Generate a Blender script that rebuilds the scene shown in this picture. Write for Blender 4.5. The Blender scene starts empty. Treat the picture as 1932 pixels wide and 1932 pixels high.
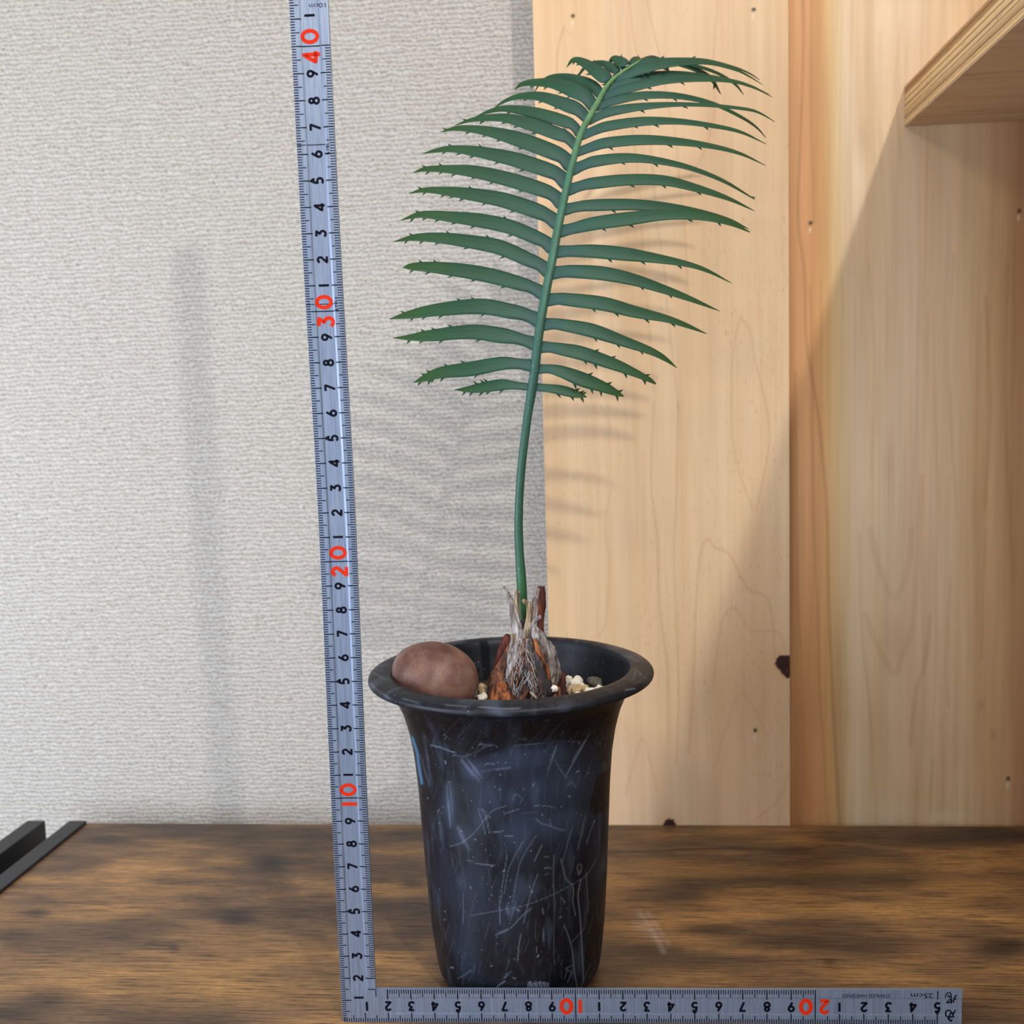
import bpy, math, random
import numpy as np
from mathutils import Vector, Matrix, noise as mnoise

random.seed(7)
RNG = np.random.default_rng(7)
S = 0.01                      # everything below is measured in centimetres

# ---------------------------------------------------------------- camera
CAM = np.array([11.0043, -39.1257, 25.5410])
RM = np.array([[0.996715301, 0.075699457, -0.028778481],
               [0.021444165, 0.095975014, 0.995152724],
               [-0.078094536, 0.992501078, -0.094036454]])
FPX = 1850.0
cd = bpy.data.cameras.new('camera'); cam = bpy.data.objects.new('camera', cd)
bpy.context.scene.collection.objects.link(cam)
cd.sensor_width = 36.0; cd.lens = FPX / 1932 * 36
mw = Matrix.Identity(4)
for i in range(3):
    mw[i][0] = RM[0][i]; mw[i][1] = RM[1][i]; mw[i][2] = -RM[2][i]; mw[i][3] = CAM[i] * S
cam.matrix_world = mw
cd.clip_start = 0.01; cd.clip_end = 20
cd.dof.use_dof = True; cd.dof.focus_distance = 0.42; cd.dof.aperture_fstop = 13
sc = bpy.context.scene
sc.camera = cam

# ---------------------------------------------------------------- world, lights, exposure
w = bpy.data.worlds.new('room_light'); sc.world = w; w.use_nodes = True
w.node_tree.nodes['Background'].inputs[0].default_value = (1.0, 0.93, 0.83, 1)
w.node_tree.nodes['Background'].inputs[1].default_value = 0.27
def lamp(name, kind, loc, energy, color, **kw):
    d = bpy.data.lights.new(name, kind); d.energy = energy; d.color = color
    for k, v in kw.items(): setattr(d, k, v)
    o = bpy.data.objects.new(name, d); sc.collection.objects.link(o)
    o.location = [c * S for c in loc]
    return o
def aim(o, target):
    o.rotation_euler = (Vector([t * S for t in target]) - o.location).to_track_quat('-Z', 'Y').to_euler()
lamp('ceiling_spotlight', 'POINT', (47.5, -77, 94), 24, (1.0, 0.95, 0.88), shadow_soft_size=0.014)
lamp('second_spotlight', 'POINT', (-6, -65, 67), 4.6, (1.0, 0.94, 0.86), shadow_soft_size=0.05)
a = lamp('daylight_window', 'AREA', (-58, -42, 20), 10.5, (0.74, 0.84, 1.0), shape='RECTANGLE', size=0.6, size_y=0.5)
aim(a, (-16, 24, 2))
a = lamp('overhead_fill', 'AREA', (15, -55, 125), 5.0, (1.0, 0.94, 0.87), shape='RECTANGLE', size=0.9, size_y=0.9)  # unseen overhead area light added for soft top light
aim(a, (10, 20, 25))
sc.view_settings.view_transform = 'Standard'; sc.view_settings.look = 'None'
sc.view_settings.gamma = 1; sc.view_settings.use_curve_mapping = False
sc.view_settings.exposure = -0.13

# ---------------------------------------------------------------- helpers
def at(u, v, Y):
    """the point of the plane y = Y that the photo shows at pixel (u, v)"""
    d = RM.T @ np.array([(u - 966) / FPX, -(v - 966) / FPX, 1.0])
    return CAM + d * (Y - CAM[1]) / d[1]
def atz(u, v, Z):
    d = RM.T @ np.array([(u - 966) / FPX, -(v - 966) / FPX, 1.0])
    return CAM + d * (Z - CAM[2]) / d[2]
def project(P):
    d = (np.asarray(P, float) - CAM) @ RM.T
    return np.stack([966 + FPX * d[:, 0] / d[:, 2], 966 - FPX * d[:, 1] / d[:, 2]], 1)
def lin(c):
    c = np.asarray(c, float) / 255.0
    return np.where(c <= 0.04045, c / 12.92, ((c + 0.055) / 1.055) ** 2.4)
def linc(r, g, b): return (*[float(x) for x in lin((r, g, b))], 1)

def link(name, me, mat, parent=None):
    o = bpy.data.objects.new(name, me); sc.collection.objects.link(o)
    if mat is not None and len(me.materials) == 0: me.materials.append(mat)
    if parent is not None: o.parent = parent
    return o
def mesh(name, V, F, mat, parent=None, smooth=True, col=None, uv=None):
    me = bpy.data.meshes.new(name)
    V = np.asarray(V, float) * S
    me.from_pydata(V.tolist(), [], [list(map(int, f)) for f in F] if not isinstance(F, np.ndarray) else F.tolist())
    if smooth: me.polygons.foreach_set('use_smooth', [True] * len(me.polygons))
    if col is not None:
        a = me.attributes.new('pattern', 'FLOAT_COLOR', 'POINT')
        c = np.ones((len(V), 4)); c[:, :3] = col; a.data.foreach_set('color', c.ravel())
    if uv is not None:
        l = me.uv_layers.new(name='along'); idx = np.empty(len(me.loops), int); me.loops.foreach_get('vertex_index', idx)
        l.data.foreach_set('uv', np.asarray(uv)[idx].ravel())
    me.update()
    return link(name, me, mat, parent)
def thing(name, label, cat, loc=(0, 0, 0), group=None):
    o = bpy.data.objects.new(name, None); sc.collection.objects.link(o); o.empty_display_size = 0.01
    o.location = [c * S for c in loc]; o['label'] = label; o['category'] = cat
    if group: o['group'] = group
    return o
def adopt(root):
    """children were modelled in room coordinates: keep them where they stand"""
    for c in root.children: c.matrix_parent_inverse = Matrix.Translation(root.location).inverted()
def tag(o, label, cat, group=None):
    o['label'] = label; o['category'] = cat
    if group: o['group'] = group
    return o
def box(x0, x1, y0, y1, z0, z1):
    V = [(x, y, z) for x in (x0, x1) for y in (y0, y1) for z in (z0, z1)]
    F = [(0, 1, 3, 2), (4, 6, 7, 5), (0, 4, 5, 1), (2, 3, 7, 6), (0, 2, 6, 4), (1, 5, 7, 3)]
    return V, F
def boxobj(name, dims, mat, parent=None, bevel=0.0):
    V, F = box(*dims); o = mesh(name, V, F, mat, parent, smooth=False)
    if bevel:
        m = o.modifiers.new('b', 'BEVEL'); m.width = bevel * S; m.segments = 3; m.limit_method = 'NONE'
    return o
def join(parts):
    V = []; F = []
    for v, f in parts:
        k = len(V); V += [tuple(p) for p in v]; F += [tuple(i + k for i in q) for q in f]
    return V, F
def cat_rom(P, n):
    P = np.asarray(P, float); k = len(P)
    if k == 2: return P[0] + (P[1] - P[0]) * np.linspace(0, 1, n)[:, None]
    E = np.vstack([2 * P[0] - P[1], P, 2 * P[-1] - P[-2]])
    d = np.r_[0, np.cumsum(np.linalg.norm(np.diff(P[:, :2], axis=0), axis=1))]; t = np.linspace(0, d[-1], n)
    out = []
    for s in t:
        i = min(max(np.searchsorted(d, s, 'right') - 1, 0), k - 2); u = (s - d[i]) / max(d[i + 1] - d[i], 1e-9)
        p0, p1, p2, p3 = E[i:i + 4]
        out.append(0.5 * ((2 * p1) + (-p0 + p2) * u + (2 * p0 - 5 * p1 + 4 * p2 - p3) * u ** 2 + (-p0 + 3 * p1 - 3 * p2 + p3) * u ** 3))
    return np.array(out)
def tube(P, R, n=16, flat=None, cap=True):
    """tube along P with radii R; flat = (axis vector, ratio) squashes it along that axis"""
    P = np.asarray(P, float); R = np.asarray(R, float); m = len(P)
    T = np.gradient(P, axis=0); T /= np.linalg.norm(T, axis=1)[:, None]
    ref = np.array([0, 1.0, 0.02]); V = []; F = []
    for i in range(m):
        a = np.cross(T[i], ref); a /= np.linalg.norm(a); b = np.cross(a, T[i])
        for j in range(n):
            th = 2 * math.pi * j / n; fl = flat if flat else 1.0
            V.append(P[i] + R[i] * (a * math.cos(th) + b * math.sin(th) * fl))
    for i in range(m - 1):
        for j in range(n): F.append((i * n + j, i * n + (j + 1) % n, (i + 1) * n + (j + 1) % n, (i + 1) * n + j))
    if cap: F += [tuple(range(n))[::-1], tuple(range((m - 1) * n, m * n))]
    return V, F

# painting of wood figure, stains and scratches into a fine vertex grid
def seg_dist(Q, A, B):
    d = B - A; L = max(float(d @ d), 1e-9); t = np.clip(((Q - A) @ d) / L, 0, 1)
    return np.linalg.norm(Q - (A + t[:, None] * d), axis=1)
def stroke(col, Q, pts, width, color, alpha, soft=1.5, mask=None):
    pts = np.asarray(pts, float)
    if len(pts) > 2: pts = cat_rom(pts, 5 * len(pts))
    pad = width + soft * 2; lo = pts.min(0) - pad; hi = pts.max(0) + pad
    sel = np.where((Q[:, 0] > lo[0]) & (Q[:, 0] < hi[0]) & (Q[:, 1] > lo[1]) & (Q[:, 1] < hi[1]))[0]
    if mask is not None: sel = sel[mask[sel]]
    if not len(sel): return
    D = np.full(len(sel), 1e9); q = Q[sel]
    for i in range(len(pts) - 1): D = np.minimum(D, seg_dist(q, pts[i], pts[i + 1]))
    a = np.clip((width / 2 + soft - D) / (2 * soft), 0, 1) * alpha
    a = a * a * (3 - 2 * a) if alpha == 1 else a
    col[sel] = col[sel] * (1 - a[:, None]) + np.asarray(color) * a[:, None]
def blot(col, Q, cx, cy, rx, ry, color, alpha, mask=None, power=1.0):
    r = ((Q[:, 0] - cx) / rx) ** 2 + ((Q[:, 1] - cy) / ry) ** 2
    a = np.exp(-r ** power) * alpha
    if mask is not None: a = a * mask
    col[:] = col * (1 - a[:, None]) + np.asarray(color) * a[:, None]
def inpoly(Q, poly):
    c = np.zeros(len(Q), bool); n = len(poly)
    for i in range(n):
        (x1, y1), (x2, y2) = poly[i], poly[(i + 1) % n]
        hit = ((y1 > Q[:, 1]) != (y2 > Q[:, 1])) & (Q[:, 0] < (x2 - x1) * (Q[:, 1] - y1) / (y2 - y1 + 1e-12) + x1)
        c ^= hit
    return c
def smooth1(n, step):
    k = int(n / step) + 4; r = RNG.random(k); x = np.arange(n) / step
    i = x.astype(int); f = x - i; f = f * f * (3 - 2 * f)
    return r[i] * (1 - f) + r[i + 1] * f
def vnoise(X, Y, seed=0):
    i = np.floor(X).astype(np.int64); j = np.floor(Y).astype(np.int64); fx = X - i; fy = Y - j
    fx = fx * fx * (3 - 2 * fx); fy = fy * fy * (3 - 2 * fy)
    def h(a, b):
        n = (a * 374761393 + b * 668265263 + seed * 974711) & 0x7fffffff
        n = ((n ^ (n >> 13)) * 1274126177) & 0x7fffffff
        return ((n ^ (n >> 16)) & 0xffff) / 65535.0
    return (h(i, j) * (1 - fx) + h(i + 1, j) * fx) * (1 - fy) + (h(i, j + 1) * (1 - fx) + h(i + 1, j + 1) * fx) * fy
def fbm(X, Y, seed=0, o=3):
    s = 0; a = 0.5
    for k in range(o): s = s + a * vnoise(X * 2 ** k, Y * 2 ** k, seed + k); a *= 0.5
    return s / (1 - 0.5 ** o)

# ---------------------------------------------------------------- materials
def new_mat(name):
    m = bpy.data.materials.new(name); m.use_nodes = True; nt = m.node_tree
    return m, nt, nt.nodes['Principled BSDF']
def N(nt, t, **kw):
    n = nt.nodes.new(t)
    for k, v in kw.items(): setattr(n, k, v)
    return n
def coord(nt, scale, kind='Object'):
    tc = N(nt, 'ShaderNodeTexCoord'); mp = N(nt, 'ShaderNodeMapping'); mp.inputs['Scale'].default_value = scale
    nt.links.new(tc.outputs[kind], mp.inputs[0]); return mp.outputs[0]
def nz(nt, vec, scale, detail=4, rough=0.55, dist=0.0):
    n = N(nt, 'ShaderNodeTexNoise'); n.inputs['Scale'].default_value = scale; n.inputs['Detail'].default_value = detail
    n.inputs['Roughness'].default_value = rough; n.inputs['Distortion'].default_value = dist
    if vec is not None: nt.links.new(vec, n.inputs['Vector'])
    return n.outputs['Fac']
def ramp(nt, fac, stops):
    r = N(nt, 'ShaderNodeValToRGB'); e = r.color_ramp.elements
    e[0].position = stops[0][0]; e[0].color = stops[0][1]; e[1].position = stops[-1][0]; e[1].color = stops[-1][1]
    for p, c in stops[1:-1]: x = e.new(p); x.color = c
    nt.links.new(fac, r.inputs[0]); return r.outputs[0]
def mix(nt, fac, a, b, mode='MIX'):
    n = N(nt, 'ShaderNodeMix', data_type='RGBA', blend_type=mode)
    for sock, v in ((n.inputs[0], fac), (n.inputs[6], a), (n.inputs[7], b)):
        if hasattr(v, 'links') or isinstance(v, bpy.types.NodeSocket): nt.links.new(v, sock)
        else: sock.default_value = v
    return n.outputs[2]
def math_(nt, op, a, b=None, c=None):
    n = N(nt, 'ShaderNodeMath', operation=op)
    for i, v in enumerate((a, b, c)):
        if v is None: continue
        if isinstance(v, bpy.types.NodeSocket): nt.links.new(v, n.inputs[i])
        else: n.inputs[i].default_value = v
    return n.outputs[0]
def bump(nt, bsdf, h, strength, dist):
    b = N(nt, 'ShaderNodeBump'); b.inputs['Strength'].default_value = strength; b.inputs['Distance'].default_value = dist
    nt.links.new(h, b.inputs['Height']); nt.links.new(b.outputs[0], bsdf.inputs['Normal'])
G = lambda v: (v, v, v, 1)

def mat_wallpaper():
    m, nt, b = new_mat('woven_wallpaper')
    v = coord(nt, (1, 1, 1))
    sep = N(nt, 'ShaderNodeSeparateXYZ'); nt.links.new(v, sep.inputs[0])
    x, z = sep.outputs[0], sep.outputs[2]
    warp = nz(nt, coord(nt, (60, 60, 130)), 1.0, 3)
    warp2 = nz(nt, coord(nt, (260, 260, 330)), 1.0, 2)
    zz = math_(nt, 'ADD', z, math_(nt, 'MULTIPLY', math_(nt, 'SUBTRACT', warp, 0.5), 0.0050))
    zz = math_(nt, 'ADD', zz, math_(nt, 'MULTIPLY', math_(nt, 'SUBTRACT', warp2, 0.5), 0.0032))
    rows = math_(nt, 'SINE', math_(nt, 'MULTIPLY', zz, 2 * math.pi / 0.0030))
    xx = math_(nt, 'ADD', x, math_(nt, 'MULTIPLY', math_(nt, 'SUBTRACT', warp2, 0.5), 0.006))
    cols = math_(nt, 'SINE', math_(nt, 'ADD', math_(nt, 'MULTIPLY', xx, 2 * math.pi / 0.0034), math_(nt, 'MULTIPLY', z, 900)))
    grain = nz(nt, coord(nt, (380, 380, 620)), 1.0, 5, 0.75)
    h = math_(nt, 'ADD', math_(nt, 'MULTIPLY', rows, 0.27), math_(nt, 'MULTIPLY', cols, 0.09))
    h = math_(nt, 'ADD', h, math_(nt, 'MULTIPLY', math_(nt, 'SUBTRACT', grain, 0.5), 2.2))
    col = ramp(nt, math_(nt, 'ADD', math_(nt, 'MULTIPLY', h, 0.5), 0.5),
               [(0.0, linc(132, 121, 104)), (0.40, linc(202, 195, 184)), (0.72, linc(234, 230, 224)), (1.0, linc(243, 241, 238))])  # shade in the weave troughs and bright ridges put into the colour
    nt.links.new(col, b.inputs['Base Color']); b.inputs['Roughness'].default_value = 0.85
    b.inputs['Specular IOR Level'].default_value = 0.2
    bump(nt, b, h, 1.0, 0.0010)
    return m

def mat_board(name, streak, rough=0.55, pores=True, horiz=False):
    m, nt, b = new_mat(name)
    at_ = N(nt, 'ShaderNodeAttribute', attribute_name='pattern')
    sc1 = (420, 420, 14) if not horiz else (14, 420, 420)
    f = nz(nt, coord(nt, sc1), 1.0, 4, 0.6)
    f2 = nz(nt, coord(nt, (90, 90, 4)), 1.0, 3, 0.5)
    fine = ramp(nt, f, [(0.25, G(1 - streak)), (0.55, G(1.0)), (0.85, G(1 + streak * 0.3))])
    wide = ramp(nt, f2, [(0.3, (0.93, 0.90, 0.86, 1)), (0.6, (1, 1, 1, 1)), (0.8, (1.03, 1.02, 1.0, 1))])
    c = mix(nt, 1.0, at_.outputs['Color'], fine, 'MULTIPLY')
    c = mix(nt, 1.0, c, wide, 'MULTIPLY')
    if pores:
        p = nz(nt, coord(nt, (1500, 1500, 170)), 1.0, 2, 0.5)
        big = nz(nt, coord(nt, (16, 16, 7)), 1.0, 2, 0.5)
        pm = math_(nt, 'MULTIPLY', ramp(nt, p, [(0.63, G(0)), (0.70, G(1))]), ramp(nt, big, [(0.44, G(0)), (0.6, G(0.6))]))
        c = mix(nt, pm, c, linc(176, 132, 84))
    nt.links.new(c, b.inputs['Base Color']); b.inputs['Roughness'].default_value = rough
    b.inputs['Specular IOR Level'].default_value = 0.3
    bump(nt, b, f, 0.12, 0.0006)
    return m

def mat_desk():
    m, nt, b = new_mat('rustic_laminate')
    at_ = N(nt, 'ShaderNodeAttribute', attribute_name='pattern')
    f = nz(nt, coord(nt, (34, 1000, 34)), 1.0, 3, 0.7)
    f2 = nz(nt, coord(nt, (180, 420, 180)), 1.0, 5, 0.7)
    lines = ramp(nt, f, [(0.36, G(0.32)), (0.47, G(0.98)), (0.70, G(1.42))])
    soft = ramp(nt, f2, [(0.3, G(0.75)), (0.7, G(1.2))])
    c = mix(nt, 1.0, at_.outputs['Color'], lines, 'MULTIPLY'); c = mix(nt, 1.0, c, soft, 'MULTIPLY')
    nt.links.new(c, b.inputs['Base Color']); b.inputs['Roughness'].default_value = 0.42
    b.inputs['Specular IOR Level'].default_value = 0.4
    bump(nt, b, f, 0.35, 0.0005)
    return m

def mat_pot():
    m, nt, b = new_mat('scuffed_black_plastic')
    at_ = N(nt, 'ShaderNodeAttribute', attribute_name='pattern')
    cl = nz(nt, coord(nt, (60, 60, 25)), 1.0, 5, 0.65, 0.8)
    cl2 = nz(nt, coord(nt, (500, 500, 60)), 1.0, 4, 0.7)
    sp = nz(nt, coord(nt, (1100, 1100, 700)), 1.0, 1, 0.4)
    haze = ramp(nt, cl, [(0.46, G(0)), (0.80, G(0.16))])
    c = mix(nt, haze, at_.outputs['Color'], linc(66, 78, 98))
    v2 = ramp(nt, cl2, [(0.56, G(0)), (0.80, G(0.16))])
    c = mix(nt, v2, c, linc(92, 100, 118))
    s2 = ramp(nt, sp, [(0.76, G(0)), (0.78, G(0.45))])
    c = mix(nt, s2, c, linc(150, 156, 168))
    nt.links.new(c, b.inputs['Base Color'])
    r = ramp(nt, cl, [(0.3, G(0.36)), (0.7, G(0.55))]); nt.links.new(r, b.inputs['Roughness'])
    b.inputs['Specular IOR Level'].default_value = 0.3
    bump(nt, b, cl2, 0.08, 0.0004)
    return m

def mat_leaf():
    m, nt, b = new_mat('leathery_leaf')
    v = coord(nt, (1, 1, 1), 'UV')
    mp = N(nt, 'ShaderNodeMapping'); mp.inputs['Scale'].default_value = (3, 34, 1); nt.links.new(v, mp.inputs[0])
    s = nz(nt, mp.outputs[0], 1.0, 4, 0.6)
    big = nz(nt, coord(nt, (70, 70, 120)), 1.0, 4, 0.6)
    sep = N(nt, 'ShaderNodeSeparateXYZ'); nt.links.new(v, sep.inputs[0])
    base = ramp(nt, sep.outputs[0], [(0.0, linc(40, 76, 74)), (0.25, linc(38, 78, 62)), (0.62, linc(36, 76, 52)), (1.0, linc(40, 72, 28))])
    c = mix(nt, 1.0, base, ramp(nt, s, [(0.34, G(0.62)), (0.5, G(1)), (0.68, G(1.42))]), 'MULTIPLY')
    c = mix(nt, ramp(nt, big, [(0.55, G(0)), (0.72, G(0.5))]), c, linc(34, 76, 38))
    nt.links.new(c, b.inputs['Base Color']); b.inputs['Roughness'].default_value = 0.5
    b.inputs['Specular IOR Level'].default_value = 0.32
    bump(nt, b, s, 0.12, 0.0004)
    return m

def mat_stem():
    m, nt, b = new_mat('waxy_green_stalk')
    v = coord(nt, (1, 1, 1), 'UV'); sep = N(nt, 'ShaderNodeSeparateXYZ'); nt.links.new(v, sep.inputs[0])
    base = ramp(nt, sep.outputs[0], [(0.0, linc(30, 74, 26)), (0.06, linc(34, 82, 44)), (0.14, linc(38, 84, 64)), (0.45, linc(40, 86, 74)), (0.75, linc(60, 110, 88)), (1.0, linc(104, 146, 86))])
    sp = nz(nt, coord(nt, (700, 700, 700)), 1.0, 2, 0.5)
    c = mix(nt, ramp(nt, sp, [(0.66, G(0)), (0.74, G(0.45))]), base, linc(120, 170, 150))
    fb = nz(nt, coord(nt, (300, 300, 40)), 1.0, 4, 0.6)
    c = mix(nt, 1.0, c, ramp(nt, fb, [(0.3, G(0.78)), (0.7, G(1.2))]), 'MULTIPLY')
    nt.links.new(c, b.inputs['Base Color']); b.inputs['Roughness'].default_value = 0.5
    return m

def mat_husk(name, c0, c1, c2, web=0.5, webcol=(214, 216, 222), stretch=(420, 420, 60)):
    m, nt, b = new_mat(name)
    f = nz(nt, coord(nt, stretch), 1.0, 6, 0.7, 0.6)
    g = nz(nt, coord(nt, (110, 110, 70)), 1.0, 5, 0.65, 1.2)
    c = ramp(nt, f, [(0.36, linc(*[q * .55 for q in c0])), (0.44, linc(*c0)), (0.53, linc(*c1)), (0.66, linc(*c2))])
    wv = N(nt, 'ShaderNodeTexNoise'); wv.noise_type = 'RIDGED_MULTIFRACTAL'; wv.inputs['Scale'].default_value = 1.0
    wv.inputs['Detail'].default_value = 4; wv.inputs['Distortion'].default_value = 1.0
    nt.links.new(coord(nt, (170, 170, 70)), wv.inputs['Vector'])
    wm = math_(nt, 'MULTIPLY', ramp(nt, wv.outputs['Fac'], [(0.45, G(0)), (0.95, G(1))]), ramp(nt, g, [(0.42, G(0)), (0.62, G(web))]))
    c = mix(nt, wm, c, linc(*webcol))
    nt.links.new(c, b.inputs['Base Color']); b.inputs['Roughness'].default_value = 0.7
    bump(nt, b, f, 0.9, 0.0009)
    return m

def mat_plain(name, c, rough=0.5, metal=0.0, spec=0.5, var=0.0, vs=(200, 200, 200), bs=0.0):
    m, nt, b = new_mat(name)
    if var:
        f = nz(nt, coord(nt, vs), 1.0, 5, 0.6)
        cc = mix(nt, 1.0, linc(*c), ramp(nt, f, [(0.3, G(1 - var)), (0.7, G(1 + var))]), 'MULTIPLY')
        nt.links.new(cc, b.inputs['Base Color'])
        if bs: bump(nt, b, f, bs, 0.001)
    else: b.inputs['Base Color'].default_value = linc(*c)
    b.inputs['Roughness'].default_value = rough; b.inputs['Metallic'].default_value = metal
    b.inputs['Specular IOR Level'].default_value = spec
    return m

def mat_steel():
    m, nt, b = new_mat('brushed_stainless_steel')
    f = nz(nt, coord(nt, (2600, 2600, 18)), 1.0, 3, 0.6)
    c = ramp(nt, f, [(0.3, linc(106, 119, 142)), (0.7, linc(138, 150, 172))])
    nt.links.new(c, b.inputs['Base Color']); b.inputs['Metallic'].default_value = 0.45
    b.inputs['Roughness'].default_value = 0.42
    bump(nt, b, f, 0.08, 0.0003)
    return m

def mat_stone():
    m, nt, b = new_mat('smooth_brown_stone')
    f = nz(nt, coord(nt, (55, 55, 80)), 1.0, 5, 0.6, 0.6); g = nz(nt, coord(nt, (900, 900, 900)), 1.0, 3, 0.6)
    dust = nz(nt, coord(nt, (120, 120, 60)), 1.0, 4, 0.6, 0.5)
    c = ramp(nt, f, [(0.30, linc(84, 54, 50)), (0.5, linc(116, 82, 72)), (0.70, linc(138, 106, 90))])
    c = mix(nt, ramp(nt, dust, [(0.5, G(0)), (0.75, G(0.45))]), c, linc(150, 132, 126))
    c = mix(nt, 1.0, c, ramp(nt, g, [(0.3, G(0.88)), (0.7, G(1.08))]), 'MULTIPLY')
    nt.links.new(c, b.inputs['Base Color']); b.inputs['Roughness'].default_value = 0.5
    b.inputs['Specular IOR Level'].default_value = 0.35
    return m

M = dict(
    wall=mat_wallpaper(), board=mat_board('pale_cedar_board', 0.07), board2=mat_board('cedar_board', 0.10, pores=False),
    desk=mat_desk(), pot=mat_pot(), leaf=mat_leaf(), stem=mat_stem(), steel=mat_steel(), stone=mat_stone(),
    ink=mat_plain('black_ink', (8, 10, 24), 0.7, spec=0.1), red=mat_plain('red_ink', (200, 42, 14), 0.6, spec=0.1),
    black=mat_plain('black_powder_coat', (34, 34, 37), 0.42, spec=0.4),
    ply_face=mat_plain('plywood_face', (222, 196, 160), 0.6, var=0.08, vs=(10, 200, 200)),
    floor=mat_plain('floor_boards', (120, 92, 66), 0.6, var=0.15, vs=(5, 60, 5)),
    grey=mat_husk('grey_dry_husk', (96, 84, 78), (146, 136, 132), (188, 184, 184), 0.8),
    brown=mat_husk('brown_dry_husk', (62, 34, 26), (120, 68, 42), (160, 112, 78), 0.45),
    orange=mat_husk('orange_husk', (76, 36, 16), (146, 78, 34), (182, 116, 66), 0.5),
    dark=mat_husk('dark_fibrous_husk', (22, 18, 24), (48, 38, 42), (98, 72, 70), 1.0),
    redbrown=mat_husk('red_brown_stalk', (48, 18, 12), (92, 34, 20), (136, 66, 42), 0.15, stretch=(420, 420, 10)),
    tan=mat_husk('tan_stub', (110, 90, 66), (168, 146, 116), (206, 188, 160), 0.4),
    white_p=mat_plain('white_pumice', (236, 230, 216), 0.8, var=0.12, vs=(500, 500, 500), bs=0.6),
    tan_p=mat_plain('tan_pumice', (196, 170, 132), 0.85, var=0.25, vs=(400, 400, 400), bs=0.7),
    dark_p=mat_plain('grey_lava', (96, 94, 88), 0.9, var=0.45, vs=(700, 700, 700), bs=0.9),
    soil=mat_plain('dark_soil', (58, 46, 38), 0.95, var=0.5, vs=(350, 350, 350), bs=0.9),
    blue=mat_plain('blue_sticker', (74, 122, 160), 0.4),
)

# ---------------------------------------------------------------- the setting
D = 20.617                    # rear edge of the desk
WALL = 24.5                   # the wallpaper, behind the battened boards
o = boxobj('wall_back', (-75, 75, WALL, WALL + 4, -72, 150), M['wall']); o['kind'] = 'structure'
o = boxobj('floor', (-75, 75, -120, WALL + 4, -74, -72), M['floor']); o['kind'] = 'structure'

def painted_board(name, x0, x1, yf, yb, z0, z1, step, base_fn, mat, parent=None):
    nx = int((x1 - x0) / step) + 1; nz_ = int((z1 - z0) / step) + 1
    X, Z = np.meshgrid(np.linspace(x0, x1, nx), np.linspace(z0, z1, nz_))
    V = np.stack([X.ravel(), np.full(X.size, yf), Z.ravel()], 1)
    Q = project(V); col = base_fn(V, Q)
    i = np.arange(nx * (nz_ - 1)).reshape(nz_ - 1, nx)[:, :-1].ravel()
    F = np.stack([i, i + 1, i + nx + 1, i + nx], 1)
    k = len(V); e = 0.0
    bv = np.array([(x0, yf, z0), (x1, yf, z0), (x1, yf, z1), (x0, yf, z1), (x0, yb, z0), (x1, yb, z0), (x1, yb, z1), (x0, yb, z1)], float)
    Fb = [(0, 4, 5, 1), (1, 5, 6, 2), (2, 6, 7, 3), (3, 7, 4, 0), (4, 7, 6, 5)]
    V2 = np.vstack([V, bv]); col2 = np.vstack([col, np.tile(col.mean(0), (8, 1))])
    return mesh(name, V2, F.tolist() + [tuple(a + k for a in f) for f in Fb], mat, parent, smooth=False, col=col2)

def hole(col, Q, u, v):
    blot(col, Q, u, v, 4.2, 4.2, lin((62, 48, 36)), 1.0, power=3)
    blot(col, Q, u - 1, v + 13, 2.2, 5, lin((236, 222, 200)), 0.6)

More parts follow.
